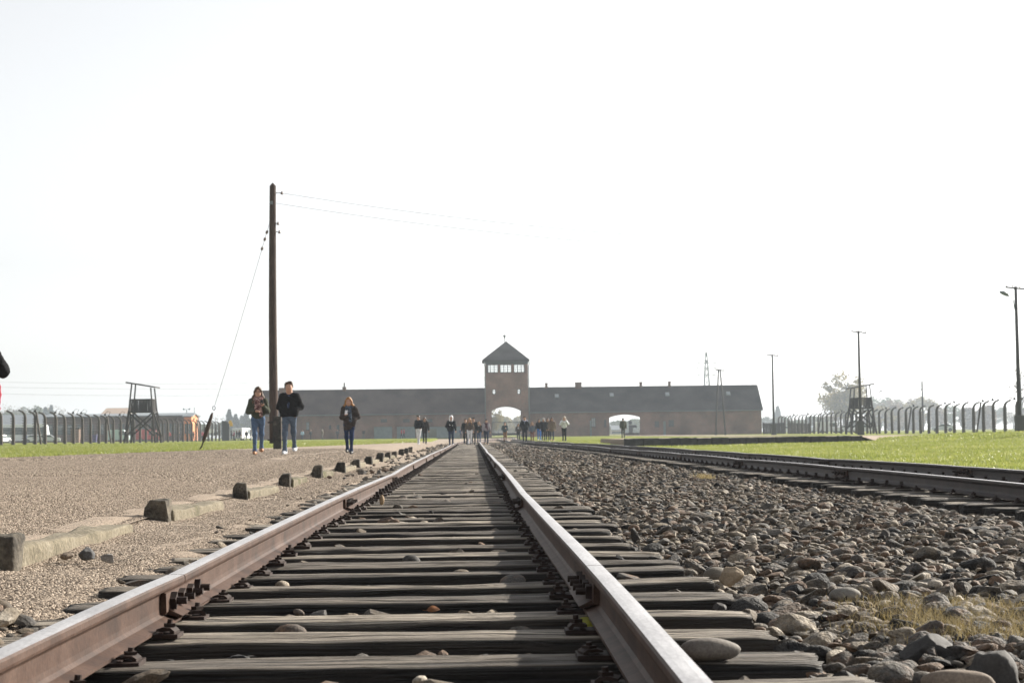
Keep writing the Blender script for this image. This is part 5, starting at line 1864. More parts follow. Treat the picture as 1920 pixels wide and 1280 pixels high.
def handheld(root, J, sc_, sd, label, c, dz=.05, size=(.07, .012, .14), tilt=.6):
    d = J['wri' + sd] - J['elb' + sd]; d = d / np.linalg.norm(d)
    p = J['wri' + sd] + d * .10 + v3(0, -.015, dz)
    w = root.matrix_world if False else Matrix.LocRotScale(root.location, root.rotation_euler, root.scale)
    P = w @ Vector(p)
    m = plain('phone_%d' % int(P.x * 10), c, .25)
    o = MB().box((-size[0] / 2, -size[1] / 2, -size[2] / 2), (size[0] / 2, size[1] / 2, size[2] / 2)).build('phone', m, None, P, root.rotation_euler[2], bevel=.004)
    MB().box((-size[0] / 2 + .005, size[1] / 2 + .0005, -size[2] / 2 + .01), (size[0] / 2 - .005, size[1] / 2 + .0015, size[2] / 2 - .01)).build('screen', plain('phone_screen', (.02, .02, .025), .1), o)
    o.rotation_euler[0] = -tilt
    return tag(o, label, 'phone')


# three walkers on the path
zy = lambda x, y: float(platform_z(x, y))
Y = 42.5; x = PX(484, Y)
r, J, s_ = make_person(x, Y, zy(x, Y), 1.70, 'person in green jacket, pink plaid scarf and blue jeans left of the pole', 0.12, .20, -1, ('chest', 'high'), True,
                       top=(.015, .015, .017), jacket=(.05, .055, .04), jlen=.93, legs=(.075, .115, .19), shoes=(.27, .12, .045), hair=(.10, .055, .03), hairlen='long',
                       vox=.0105, fingers=True, head_down=.1, scarf=[(.05, .02, .025), (.32, .18, .16), (.09, .03, .035), (.42, .3, .27)], face=True, open_front=True)
gl = MB()
hd = J['head']
for s in (-1, 1):
    gl.tube([(hd[0] + s * .033 + .024 * math.cos(a), hd[1] - .098, hd[2] + .012 + .018 * math.sin(a)) for a in np.linspace(0, 2 * math.pi, 12)], .0022, 5)
gl.tube([(-.01, hd[1] - .1, hd[2] + .014), (.01, hd[1] - .1, hd[2] + .014)], .0022, 5)
gl.build('glasses', M_tyre, r)
handheld(r, J, s_, 'l', 'dark phone held up by the person in the plaid scarf', (.02, .02, .02), .04)
Y = 42.0; x = PX(543, Y)
r, J, s_ = make_person(x, Y, zy(x, Y), 1.83, 'person in open black jacket with hands in pockets right of the pole', -.06, .20, -1, ('pocket', 'pocket'), False,
                       top=(.014, .02, .045), jacket=(.011, .011, .012), jlen=.90, legs=(.075, .10, .14), shoes=(.5, .52, .56), hair=(.085, .048, .028), hairlen='short',
                       vox=.0105, fingers=True, head_down=.5, face=True, bulk=1.1, thick=1.0, flare=.95)
pr = MB()   # pale print on the dark shirt and zip edges
ch = J['chest']
V, F, _ = sdf_mesh([('rc', J['neck'] + v3(0, -.105, -.10), v3(0, -.175, 1.13), .05, .028, .5, 0)], .012, .01)
o = link('shirt_front', mesh_np('shirt_front', V, F, [pm('shirt_print', [(.012, .018, .045), (.02, .03, .07), (.16, .2, .3)], scale=22, rough=.9, ramp=(.35, .75))], True), r)
Y = 47.0; x = PX(655, Y)
r, J, s_ = make_person(x, Y, zy(x, Y), 1.60, 'person in dark parka and navy leggings looking at a phone on the path', -.1, .15, 1, ('phone', 'pocket'), True,
                       top=(.015, .015, .02), jacket=(.040, .032, .030), jlen=.74, legs=(.014, .024, .065), shoes=(.02, .02, .022), hair=(.34, .17, .06), hairlen='bob',
                       vox=.0105, fingers=True, head_down=1.0, scarf=[(.012, .014, .02), (.03, .045, .075), (.10, .13, .17)], face=True, flare=1.12)
handheld(r, J, s_, 'r', 'white phone held by the person in the dark parka', (.6, .6, .62), .05)
# the photographer whose raised arm enters at the left edge
Y = 17.8; x = PX(-52, Y)
r, J, s_ = make_person(x, Y, zy(x, Y), 1.70, 'person in red coat with black sleeve at the left picture edge', .7, .02, 1, ('face', 'face'), True, top=(.02, .02, .02), jacket=(.012, .012, .014),
                       jlen=.95, legs=(.03, .03, .04), hair=(.05, .03, .02), hairlen='long', vox=.012, fingers=True, head_down=0)
add_garment('coat', [('rc', v3(0, .01, .80), J['chest'] + v3(0, 0, -.08), .30, .19, .85, 0), ('rc', J['chest'] + v3(0, 0, -.08), J['neck'] + v3(0, .01, -.12), .19, .12, .8, 0), ('el', v3(.17, -.08, .96), v3(.11, .12, .2), 0)], .014, cloth((.26, .03, .05)), r, .015, zcut=.78)
handheld(r, J, s_, 'l', 'dark red phone held up at the left picture edge', (.10, .012, .02), .05)


# people around the tracks in the middle distance
def foot_z(x, y):
    if x < -2.5 and y < 130: return float(platform_z(x, y))
    if x > float(t2x(y)) + 1.5: return float(ground_z(x, y))
    return max(float(bed_z(x, y)) + .03, 0.0) if y < 134 else .02


def mid_person(px, hpx, label, **k):
    h = k.pop('height', 1.72)
    Y = h * FPX / hpx
    x = PX(px, Y)
    return make_person(x, Y, foot_z(x, Y), h, label, group='visitors walking along the tracks', **k)


mid_person(785, 54, 'person in black jacket and white trousers walking left of the track', jacket=(.012, .012, .014), jlen=.95, legs=(.55, .56, .58), shoes=(.5, .5, .52), hair=(.02, .015, .012), arms=('pocket', 'pocket'), bulk=1.3, lead=1, rotz=-.4)
mid_person(796.5, 49, 'person in black half hidden behind the white-trousered walker', jacket=(.02, .016, .014), jlen=.72, legs=(.015, .015, .016), hair=(.05, .03, .02), hairlen='bob', female=True)
mid_person(846, 57.5, 'person with white hood pulled up under a black jacket', jacket=(.012, .012, .014), jlen=.88, legs=(.03, .045, .08), shoes=(.05, .03, .02), hood=(.75, .76, .8), arms=('pocket', 'hang'), lead=-1)
mid_person(873, 48, 'person in black jacket and dark trousers left in the group between the rails', jacket=(.014, .013, .013), jlen=.86, legs=(.015, .015, .018), hair=(.08, .05, .03), lead=1)
mid_person(880.5, 49.5, 'person with long fair hair and white trousers between the rails', jacket=(.10, .075, .06), jlen=.93, legs=(.6, .6, .62), hair=(.35, .18, .06), hairlen='long', female=True, lead=-1)
mid_person(888, 50, 'person in black coat at the back of the group between the rails', jacket=(.012, .012, .013), jlen=.8, legs=(.02, .02, .025), hair=(.02, .015, .012), height=1.8)
mid_person(898, 42, 'long-haired person in dark vest and jeans right of the group', jacket=(.02, .02, .022), jlen=.88, legs=(.07, .10, .16), hair=(.28, .14, .06), hairlen='long', female=True, top=(.5, .5, .5), height=1.55)
mid_person(912, 47, 'person in grey sweater and dark trousers walking beside the right rail', jacket=(.30, .28, .30), jlen=.93, legs=(.02, .03, .055), shoes=(.3, .2, .12), hair=(.05, .03, .025), female=True, scarf=[(.05, .02, .03), (.10, .05, .06)], height=1.65)
mid_person(947, 37, 'person in blue-green jacket and tan trousers standing before the gate arch', jacket=(.05, .07, .075), jlen=.88, legs=(.20, .11, .055), hair=(.12, .07, .04), arms=('pocket', 'phone'), stride=.03, height=1.6)
mid_person(972, 33, 'long-haired person in brown jacket before the right side of the gate arch', jacket=(.05, .04, .035), jlen=.95, legs=(.03, .03, .035), top=(.6, .6, .65), hair=(.10, .06, .04), hairlen='long', female=True, open_front=True, height=1.6)
mid_person(984, 51.5, 'tall person in black jacket over pale blue shirt right of the arch', jacket=(.016, .018, .022), jlen=.88, legs=(.02, .022, .03), top=(.45, .5, .65), hair=(.06, .04, .03), open_front=True, height=1.86, arms=('pocket', 'pocket'))
mid_person(998, 38, 'fair-haired person in grey-blue top carrying a bag beside the tall one', jacket=(.10, .12, .16), jlen=.86, legs=(.14, .06, .05), shoes=(.3, .08, .06), hair=(.30, .16, .09), hairlen='long', female=True, height=1.6)
mid_person(1011, 41, 'dark-haired person in black cardigan and bright blue jeans', jacket=(.014, .014, .016), jlen=.93, legs=(.06, .16, .42), shoes=(.5, .5, .5), hair=(.015, .012, .012), hairlen='long', female=True, height=1.66)
mid_person(1019, 43, 'grey-haired person in black coat behind the bright blue jeans', jacket=(.02, .02, .024), jlen=.75, legs=(.02, .02, .022), hair=(.4, .4, .42), hairlen='bob', female=True)
mid_person(1027, 42, 'person in black leaning behind the brown fur coat', jacket=(.02, .018, .018), jlen=.8, legs=(.015, .015, .016), hair=(.10, .05, .035), hairlen='long', female=True)
mid_person(1035, 44, 'person in brown fur coat and dark jeans beside the side track', jacket=(.16, .12, .095), jlen=.70, legs=(.04, .05, .075), shoes=(.3, .1, .08), hair=(.10, .045, .04), hairlen='long', female=True, flare=1.2, bulk=1.4)
mid_person(1058, 47, 'person in white top and black leggings with arms raised to the face', jacket=(.62, .63, .66), jlen=.93, legs=(.012, .012, .014), hair=(.45, .4, .34), hairlen='bob', female=True, arms=('face', 'face'), stride=.04, bulk=1.2)
mid_person(864, 20, 'distant person in blue jacket behind the group between the rails', jacket=(.05, .08, .15), legs=(.02, .02, .03), hair=(.1, .07, .05), vox=.035)
mid_person(1168.5, 37.5, 'person in camouflage uniform with backpack walking to the right arch', jacket=(.055, .055, .035), jlen=.84, legs=(.05, .048, .033), shoes=(.02, .02, .02), hair=(.04, .04, .03), pack=(.06, .06, .04), rotz=math.pi, stride=.12, height=1.8, bulk=1.5)


def far_person(px, py, hpx, label, grp, c, l, hair=(.05, .035, .025), Y=None, h=1.7, female=False, hl='short', z=None, **k):
    Yq = Y or h * FPX / hpx
    x = PX(px, Yq)
    zz = z if z is not None else float(ground_z(x, Yq))
    make_person(x, Yq, zz, h, label, group=grp, jacket=c, legs=l, hair=hair, hairlen=hl, female=female, vox=.04, rotz=random.uniform(-2, 2), lead=random.choice((-1, 1)), stride=random.uniform(.05, .2), **k)


WP = 'visitors by the gatehouse wall'
far_person(567, 0, 0, 'person in pale blue jacket before the left wing wall', WP, (.35, .48, .65), (.05, .07, .12), Y=280, h=1.65)
far_person(582.5, 0, 0, 'person in dark coat before the tall left wing window', WP, (.03, .03, .035), (.03, .03, .03), hair=(.3, .25, .2), Y=281)
far_person(605, 0, 0, 'fair-haired person in brown before the left wing wall', WP, (.12, .10, .08), (.15, .14, .13), hair=(.4, .35, .28), Y=280, female=True, hl='bob')
far_person(633, 0, 0, 'person in grey beside the parka wearer before the wall', WP, (.10, .10, .11), (.06, .06, .07), Y=282)
far_person(682, 0, 0, 'person in dark jacket between parka wearer and garage doors', WP, (.04, .035, .035), (.10, .10, .10), Y=281)
far_person(753, 0, 0, 'person in red coat before the garage doors', WP, (.42, .05, .07), (.05, .04, .05), Y=279, h=1.66, female=True, hl='long')
far_person(757.5, 0, 0, 'person in pink jacket before the garage doors', WP, (.5, .12, .16), (.04, .04, .05), Y=279.5, h=1.7)
CP = 'crowd beyond the left fence'
crowd = [(317, 'red'), (336, 0), (343, 1), (351, 0), (357, 2), (363, 0), (373, 3), (379, 'pink'), (386, 1), (391, 0), (397, 0), (405, 2), (411, 0), (419, 'bright blue'), (424, 'pale'), (428, 0), (434, 1), (439, 'rose'), (444, 0), (449, 0), (462, 1), (470, 'pale')]
dk = [(.022, .022, .028), (.04, .035, .032), (.03, .04, .065), (.10, .11, .14)]
ordw = ('first second third fourth fifth sixth seventh eighth ninth tenth eleventh twelfth thirteenth fourteenth fifteenth sixteenth seventeenth eighteenth '
        'nineteenth twentieth twenty-first twenty-second').split()
for i_, (px, c) in enumerate(crowd):
    Yq = 282 + (i_ * 37 % 9)
    if isinstance(c, str):
        cc = {'red': (.42, .05, .05), 'pink': (.5, .11, .15), 'bright blue': (.05, .15, .45), 'pale': (.5, .52, .55), 'rose': (.45, .12, .18)}[c]
        extra = {317: 'alone beside the watchtower', 379: 'before the orange building', 419: 'near the yellow sign', 424: 'beside the bright blue jacket', 439: 'under the yellow sign', 470: 'behind the plaid scarf wearer'}[px]
        lb = 'person in %s jacket in the left crowd, %s' % (c, extra)
    else:
        lb = 'person in %s, %s from the watchtower in the crowd beyond the left fence' % (('black', 'dark brown', 'dark navy', 'grey')[c], ordw[i_])
        cc = dk[c]
    far_person(px, 0, 0, lb, CP, cc, (.03, .035, .05), Y=Yq, h=random.uniform(1.62, 1.82), hl=random.choice(('short', 'bob', 'short')))
far_person(49, 0, 0, 'person in blue jacket beside the white coach', CP, (.08, .12, .22), (.05, .06, .08), Y=290)
far_person(82, 0, 0, 'person in black before the white car beyond the fence', CP, (.025, .025, .03), (.03, .03, .03), Y=285)


# ------------------------------------------------------------------ trees
def crown_mesh(kind, seed, nleaf, size, mat):
    """unit-height tree crown: leaf faces clustered on limbs, uneven outline and gaps"""
    r_ = np.random.default_rng(seed)
    if kind == 'conifer':
        t = r_.uniform(0, 1, nleaf) ** .8
        lay = np.floor(t * 13) / 13 + r_.uniform(0, .05, nleaf)
        az = r_.uniform(0, 2 * math.pi, nleaf)
        wob = .7 + .3 * np.sin(az * 3 + lay * 20) * r_.uniform(.4, 1, nleaf)
        rad = .22 * (1 - lay) ** .85 * wob * r_.uniform(.25, 1, nleaf) ** .5 + .01
        C = np.stack([np.cos(az) * rad, np.sin(az) * rad, .12 + .88 * lay - rad * .25], -1)
    else:
        nc = 46 if kind == 'round' else 30
        cc = []
        while len(cc) < nc:
            p = r_.uniform(-1, 1, 3)
            if np.linalg.norm(p) < 1 and np.linalg.norm(p) > .35: cc.append(p)
        cc = np.array(cc) * np.array([.34, .34, .36]) + np.array([0, 0, .62])
        if kind == 'tall': cc = (cc - [0, 0, .62]) * [.62, .62, 1.05] + [0, 0, .60]
        rr = r_.uniform(.06, .13, nc)
        k = r_.integers(0, nc, nleaf)
        d = r_.standard_normal((nleaf, 3)); d /= np.linalg.norm(d, axis=1)[:, None]
        C = cc[k] + d * (rr[k] * r_.uniform(.4, 1.05, nleaf))[:, None]
    u = r_.standard_normal((nleaf, 3)); u /= np.linalg.norm(u, axis=1)[:, None]
    v = np.cross(u, r_.standard_normal((nleaf, 3))); v /= np.linalg.norm(v, axis=1)[:, None]
    s = size * r_.uniform(.5, 1.2, nleaf)[:, None]
    V = np.stack([C - u * s, C + v * s * .6, C + u * s, C - v * s * .6], 1).reshape(-1, 3)
    a = np.arange(nleaf) * 4
    return mesh_np('crown', V, np.stack([a, a + 1, a + 2, a + 3], -1), [mat])


def trunk_mesh(kind, seed):
    r_ = random.Random(seed)
    mb = MB()
    if kind == 'conifer':
        mb.tube([(0, 0, -.02), (0, 0, .5), (0, 0, .97)], [.018, .011, .003], 7)
    else:
        top = .45
        mb.tube([(0, 0, -.02), (.01, 0, .2), (.0, .01, top), (.01, 0, .8)], [.024, .019, .013, .004], 8)
        for q in range(14):
            z = r_.uniform(.25, .6); a = q * 2.4; L = r_.uniform(.16, .36) * (.6 if kind == 'tall' else 1)
            mb.tube([(0, 0, z), (math.cos(a) * L * .5, math.sin(a) * L * .5, z + L * .5), (math.cos(a) * L * .85, math.sin(a) * L * .85, z + L * 1.05)], [.010, .006, .002], 5)
    return mb.mesh('trunk', [M_bark], True)


L_green = pm('leaf_green', [(.035, .055, .018), (.06, .085, .025), (.10, .11, .04)], scale=3, rough=.7, rnd='island', rndamt=.6, transl=.3, ramp=(.1, .9))
L_fir = pm('needle_green', [(.016, .034, .022), (.03, .055, .03)], scale=3, rough=.8, rnd='island', rndamt=.6, transl=.1, ramp=(.1, .9))
L_yel = pm('leaf_autumn', [(.10, .09, .025), (.19, .15, .04), (.26, .20, .07)], scale=3, rough=.7, rnd='island', rndamt=.6, transl=.35, ramp=(.1, .9))
L_brown = pm('leaf_brown', [(.07, .05, .03), (.12, .08, .04), (.17, .12, .06)], scale=3, rough=.7, rnd='island', rndamt=.6, transl=.3, ramp=(.1, .9))
TR = {}
for nm, kd, mt, n_, sz in (('fir', 'conifer', L_fir, 4200, .03), ('green', 'round', L_green, 3800, .026), ('yellow', 'round', L_yel, 3400, .026), ('brown', 'round', L_brown, 2600, .022), ('poplar', 'tall', L_green, 3000, .024), ('bare', 'round', L_brown, 650, .018)):
    TR[nm] = [(crown_mesh(kd, 10 * len(TR) + q, n_, sz, mt), trunk_mesh(kd, q)) for q in range(2)]


def tree(kind, px, top_y, Y, label, wide=1.0, group=None):
    Y = Y * 1.6 if Y > 400 else Y * 1.25
    x = PX(px, Y); h = PT(px, top_y, Y).z - .15
    root = empty({'fir': 'fir_tree'}.get(kind, 'leafy_tree'), (x, Y, .12), random.uniform(0, 6.28), label, 'tree', group)
    cm, tm = TR[kind][random.randrange(2)]
    link('crown', cm, root); link('trunk', tm, root)
    root.scale = (h * wide, h * wide, h)


GL, GR = 'trees beyond the left fence', 'trees beyond the right fence'
for (k, px, ty, Y, lb, w) in [
    ('green', 47, 757, 620, 'rounded olive tree high above the coach', 1.5), ('fir', 85, 762, 560, 'dark fir left of the pair of pointed firs beyond the fence', 1.2), ('fir', 96, 758, 570, 'tallest pointed fir beyond the left fence', 1.0),
    ('bare', 30, 754, 600, 'nearly bare tree left of the olive tree', 1.4), ('bare', 110, 755, 590, 'nearly bare tree right of the pointed firs', 1.1), ('green', 75, 764, 610, 'bushy tree behind the pointed firs', 1.5),
    ('bare', 4, 758, 600, 'nearly bare tree at the far left picture edge', 1.5), ('green', 138, 771, 640, 'low green tree left of the tan-roofed house', 1.7), ('green', 18, 768, 560, 'dense bush behind the coach at the left edge', 2.0),
    ('fir', 430, 766, 470, 'dark fir standing above the yellow sign', 1.35), ('fir', 442, 775, 480, 'shorter fir right of the fir above the sign', 1.5), ('bare', 416, 775, 520, 'pale bare tree left of the fir above the sign', 1.5),
    ('fir', 462, 771, 500, 'fir tree behind the person in the green jacket', 1.7), ('fir', 453, 778, 560, 'pale distant fir between the two firs', 1.5), ('green', 405, 790, 520, 'low tree behind the crowd by the fence end', 2.2), ('fir', 476, 780, 520, 'fir tree hidden behind the plaid scarf wearer', 1.6)]:
    tree(k, px, ty, Y, lb, w, GL)
for (k, px, ty, Y, lb, w) in [
    ('yellow', 1583, 702, 430, 'tall thin-leaved pale tree behind the right watchtower', 1.25), ('brown', 1572, 728, 450, 'brownish tree left of the tall pale tree', 1.2), ('bare', 1600, 716, 440, 'bare crown just right of the tall pale tree', 1.0),
    ('green', 1660, 740, 620, 'broad grey-green tree right of the watchtower', 1.9), ('brown', 1690, 743, 600, 'wide brownish tree crown behind the middle fence posts', 2.0), ('yellow', 1650, 762, 520, 'yellow autumn tree right of the watchtower legs', 1.8),
    ('yellow', 1730, 745, 560, 'yellowish tree left of the thin far pole', 1.7), ('green', 1760, 765, 560, 'dense green tree behind the silver car', 1.7), ('green', 1785, 757, 600, 'tree with dark crown right of the silver car', 1.7),
    ('brown', 1825, 775, 640, 'low brown tree among the right fence posts', 2.2), ('green', 1865, 762, 660, 'hazy tree near the lamp pole', 2.0), ('brown', 1900, 768, 640, 'hazy brown tree at the right picture edge', 2.0),
    ('green', 1700, 770, 620, 'low green tree behind the middle fence posts', 2.2), ('fir', 1459, 760, 640, 'pale pointed fir beside the thin crossarm pole', 1.5), ('green', 1440, 780, 640, 'low hazy tree right of the gatehouse end', 2.2),
    ('green', 1480, 786, 660, 'low hazy tree above the dark fence panels', 2.5), ('green', 1520, 783, 680, 'low hazy tree left of the right watchtower', 2.5), ('brown', 1548, 774, 600, 'small brown tree between fence panels and watchtower', 2.0),
    ('bare', 1917, 672, 420, 'thin hanging branches of a tree behind the lamp pole', .8)]:
    tree(k, px, ty, Y, lb, w, GR)
GA = 'trees seen through the gate arches'
for (k, px, ty, Y, lb, w) in [('yellow', 926, 766, 395, 'yellow autumn tree on the left of the gate arch', 1.1), ('green', 935, 780, 420, 'green tree low in the middle of the gate arch', 1.3), ('yellow', 955, 793, 480, 'pale low tree in the gate arch', 1.8),
    ('green', 972, 790, 520, 'hazy low tree on the right of the gate arch', 2.0), ('green', 1150, 789, 480, 'hazy tree left in the right arch', 1.9), ('brown', 1175, 786, 520, 'hazy brown tree in the right arch', 1.9), ('green', 1193, 792, 500, 'hazy tree right in the right arch', 1.9),
    ('green', 893, 731, 520, 'tree crown just showing above the roof left of the tower', .6)]:
    tree(k, px, ty, Y, lb, w, GA)


# far woodland that reads as one mass behind the fences
def woodland(px0, px1, Y, top, n, mat, label, seed):
    r_ = np.random.default_rng(seed)
    x0, x1 = PX(px0, Y), PX(px1, Y)
    m = max(8, int(abs(x1 - x0) / 7))
    cx = r_.uniform(x0, x1, m); ch = r_.uniform(.45, 1.0, m) * top; cy = Y + r_.uniform(-25, 25, m)
    k = r_.integers(0, m, n)
    t = r_.uniform(0, 1, n) ** .8
    wid = 4.5 * np.sqrt(np.clip(1 - (2 * np.clip(t, .12, 1) - 1.05) ** 2 * .9, .05, 1))
    a = r_.uniform(0, 2 * math.pi, n); q = np.sqrt(r_.uniform(.25, 1, n))
    C = np.stack([cx[k] + np.cos(a) * wid * q, cy[k] + np.sin(a) * wid * q, .1 + ch[k] * t], -1)
    u = r_.standard_normal((n, 3)); u /= np.linalg.norm(u, axis=1)[:, None]
    v = np.cross(u, r_.standard_normal((n, 3))); v /= np.linalg.norm(v, axis=1)[:, None]
    sz = r_.uniform(.5, 1.1, n)[:, None]
    V = np.stack([C - u * sz, C + v * sz * .7, C + u * sz, C - v * sz * .7], 1).reshape(-1, 3)
    b_ = np.arange(n) * 4
    tag(link('distant_woodland', mesh_np('distant_woodland', V, np.stack([b_, b_ + 1, b_ + 2, b_ + 3], -1), [mat])), label, 'woodland', None, 'stuff')


woodland(1425, 1640, 900, 9, 9000, L_green, 'hazy low woodland between gatehouse and right watchtower', 1)
woodland(1630, 1960, 860, 13, 15000, L_brown, 'hazy autumn woodland behind the right fence posts', 2)
woodland(-60, 260, 1000, 14, 12000, L_green, 'hazy woodland above the sheds beyond the left fence', 3)
woodland(360, 500, 760, 9, 7000, L_green, 'hazy woodland behind the crowd at the left', 4)
woodland(915, 990, 800, 9, 4000, L_yel, 'hazy autumn woodland seen through the gate arch', 5)
woodland(1135, 1210, 820, 7, 4000, L_green, 'hazy woodland seen through the right arch', 6)


# ------------------------------------------------------------------ vehicles
def car(px, Y, L, label, c, rotz=0., kind='car', grp='vehicles parked beyond the fences'):
    x = PX(px, Y)
    root = empty({'car': 'parked_car', 'van': 'parked_van', 'coach': 'parked_coach'}[kind], (x, Y, .2), rotz, label, kind, grp)
    paint = plain('paint_%s' % label[:14], c, .25, .05, spec=.6)
    if kind == 'car':
        W, Hh = .86, 1.45
        prof = [(-L / 2, .28), (L / 2, .28), (L / 2 + .02, .62), (L / 2 - .12, .84), (L * .26, .95), (L * .10, 1.40), (-L * .22, 1.45), (-L * .42, 1.05), (-L / 2, .95)]
        glass = [(L * .23, .97), (L * .095, 1.34), (-L * .20, 1.38), (-L * .37, 1.02)]
    elif kind == 'van':
        W, Hh = .95, 2.2
        prof = [(-L / 2, .3), (L / 2, .3), (L / 2, .95), (L * .40, 1.15), (L * .28, 2.0), (L * .22, 2.15), (-L / 2 + .05, 2.2), (-L / 2, 2.0)]
        glass = [(L * .37, 1.2), (L * .27, 1.9), (L * .02, 1.9), (L * .02, 1.2)]
    else:
        W, Hh = 1.25, 3.4
        prof = [(-L / 2, .35), (L / 2, .35), (L / 2 + .05, 1.4), (L / 2 - .25, 3.1), (L / 2 - .6, 3.4), (-L / 2 + .3, 3.4), (-L / 2, 3.1)]
        glass = [(L / 2 - .15, 1.5), (L / 2 - .4, 2.8), (-L / 2 + .2, 2.8), (-L / 2 + .2, 1.5)]
    MB().prism(prof, 'y', -W, W).build('body', paint, root, bevel=.07)
    for s in (-1, 1):
        MB().prism(glass, 'y', s * (W + .004), s * (W + .02)).build('side_window', M_pane, root)
        for wx_ in ((-.30 * L, .31 * L) if kind != 'coach' else (-.28 * L, .30 * L)):
            r_ = .32 if kind != 'coach' else .5
            w_ = MB().tube([(wx_, s * (W - .2), r_), (wx_, s * (W + .03), r_)], r_, 16).build('wheel', M_tyre, root)
            MB().tube([(wx_, s * (W + .03), r_), (wx_, s * (W + .05), r_)], r_ * .6, 12).build('rim', M_zinc, w_)
        MB().box((L / 2 - .12, s * W * .75 - .15, .62), (L / 2 + .03, s * W * .75 + .15, .76)).build('headlight', M_white, root)
        MB().box((-L / 2 - .02, s * W * .8 - .12, .8), (-L / 2 + .05, s * W * .8 + .12, .98)).build('tail_light', plain('tail_red', (.3, .02, .02), .3), root)


car(28, 306, 12.0, 'long white coach with dark windows beyond the left fence', (.62, .65, .68), 0, 'coach')
car(2, 296, 4.3, 'white car at the far left picture edge beyond the fence', (.6, .62, .64), 1.2)
car(66, 297, 4.2, 'white car between coach and black-clad person beyond the fence', (.65, .67, .7), .3)
car(90, 293, 4.2, 'pale silver car right of the black-clad person', (.5, .54, .56), .2)
car(224, 300, 3.8, 'pale green van beyond the fence left of the watchtower', (.35, .48, .46), 0, 'van')
car(280, 306, 4.6, 'red vehicle seen between the watchtower legs', (.40, .04, .04), 0, 'van')
car(455, 297, 5.0, 'white van behind the crowd at the fence end', (.7, .71, .72), 1.3, 'van')
car(1768, 300, 4.2, 'silver car beyond the right fence posts', (.5, .55, .58), 2.9)
car(1534, 318, 4.2, 'pale blue car left of the right watchtower', (.42, .50, .56), .2)
car(1553, 314, 4.6, 'white van beyond the fence left of the watchtower', (.6, .63, .64), 0, 'van')
car(1588, 312, 4.2, 'white car behind the left leg of the right watchtower', (.62, .64, .66), .1)
car(1603, 318, 4.2, 'silver-blue car behind the braces of the right watchtower', (.42, .47, .52), .2)
car(1625, 310, 4.8, 'white car behind the right legs of the watchtower', (.62, .64, .66), 3.0)
car(1474, 322, 4.2, 'white car between the two dark fence panels', (.66, .68, .7), .4)


# ------------------------------------------------------------------ houses and other things beyond the fences
def house(px0, px1, Y, eave_y, ridge_y, label, wall_mat, roof_mat, depth=10, wins=6, along=True):
    x0, x1 = PX(px0, Y), PX(px1, Y); cx2 = (x0 + x1) / 2
    e = PT((px0 + px1) / 2, eave_y, Y).z; r_ = PT((px0 + px1) / 2, ridge_y, Y + depth / 2).z
    root = empty('house', (cx2, Y, 0), 0, label, 'building')
    a, b_ = x0 - cx2, x1 - cx2
    mb = MB(); mb.prism([(0, -.3), (depth, -.3), (depth, e), (depth / 2, r_ - .05), (0, e)], 'x', a, b_)
    mb.build('wall', wall_mat, root)
    sl = (r_ - e) / (depth / 2); rf = MB()
    for s in (0, 1):
        q = (-.4, e - .4 * sl + .02) if s == 0 else (depth + .4, e - .4 * sl + .02)
        rf.prism([q, (depth / 2, r_ + .02), (depth / 2, r_ + .2), (q[0], q[1] + .18)], 'x', a - .3, b_ + .3)
    rf.build('roof', roof_mat, root)
    for k in range(wins):
        xx = a + (b_ - a) * (k + .5) / wins
        w_ = MB().box((xx - .6, -.05, e * .32), (xx + .6, -.003, e * .72)).build('window', M_frame, root)
        MB().box((xx - .52, -.07, e * .32 + .08), (xx + .52, -.052, e * .72 - .08)).build('pane', M_pane, w_)
    return root


M_gbrick = brick_mat('grey_brown_brick', (.13, .085, .075), (.10, .07, .065), (.15, .13, .12), 1.0, .26, .08)
M_groof = plain('grey_sheet_roof', (.16, .18, .20), .6, .1, 1)
house(84, 352, 330, 781, 777, 'long low brown brick hall beyond the left fence', M_gbrick, M_groof, 14, 14)
house(-40, 150, 345, 806, 779, 'wide grey-roofed shed behind the coach', M_gbrick, M_groof, 26, 8)
house(345, 359, 322, 781, 776, 'small orange building at the end of the brick hall', plain('orange_render', (.55, .22, .10), .9), M_groof, 7, 1)
house(192, 236, 420, 776, 766, 'pale tan-roofed house above the brick hall', plain('cream_render', (.35, .3, .25), .9), plain('tan_roof', (.30, .23, .18), .9), 12, 4)
house(-5, 22, 420, 803, 790, 'red-roofed house behind the coach at the left', plain('cream_render', (.35, .3, .25), .9), plain('red_roof', (.30, .09, .06), .9), 10, 3)
house(1148, 1166, 560, 806, 798, 'far pale house in the right arch', plain('cream_render', (.35, .3, .25), .9), M_groof, 10, 3)


def thing(name, label, cat, px, Y, parts, z=.18, rotz=0):
    root = empty(name, (PX(px, Y), Y, z), rotz, label, cat)
    for (n_, mb, mt) in parts: mb.build(n_, mt, root)
    return root


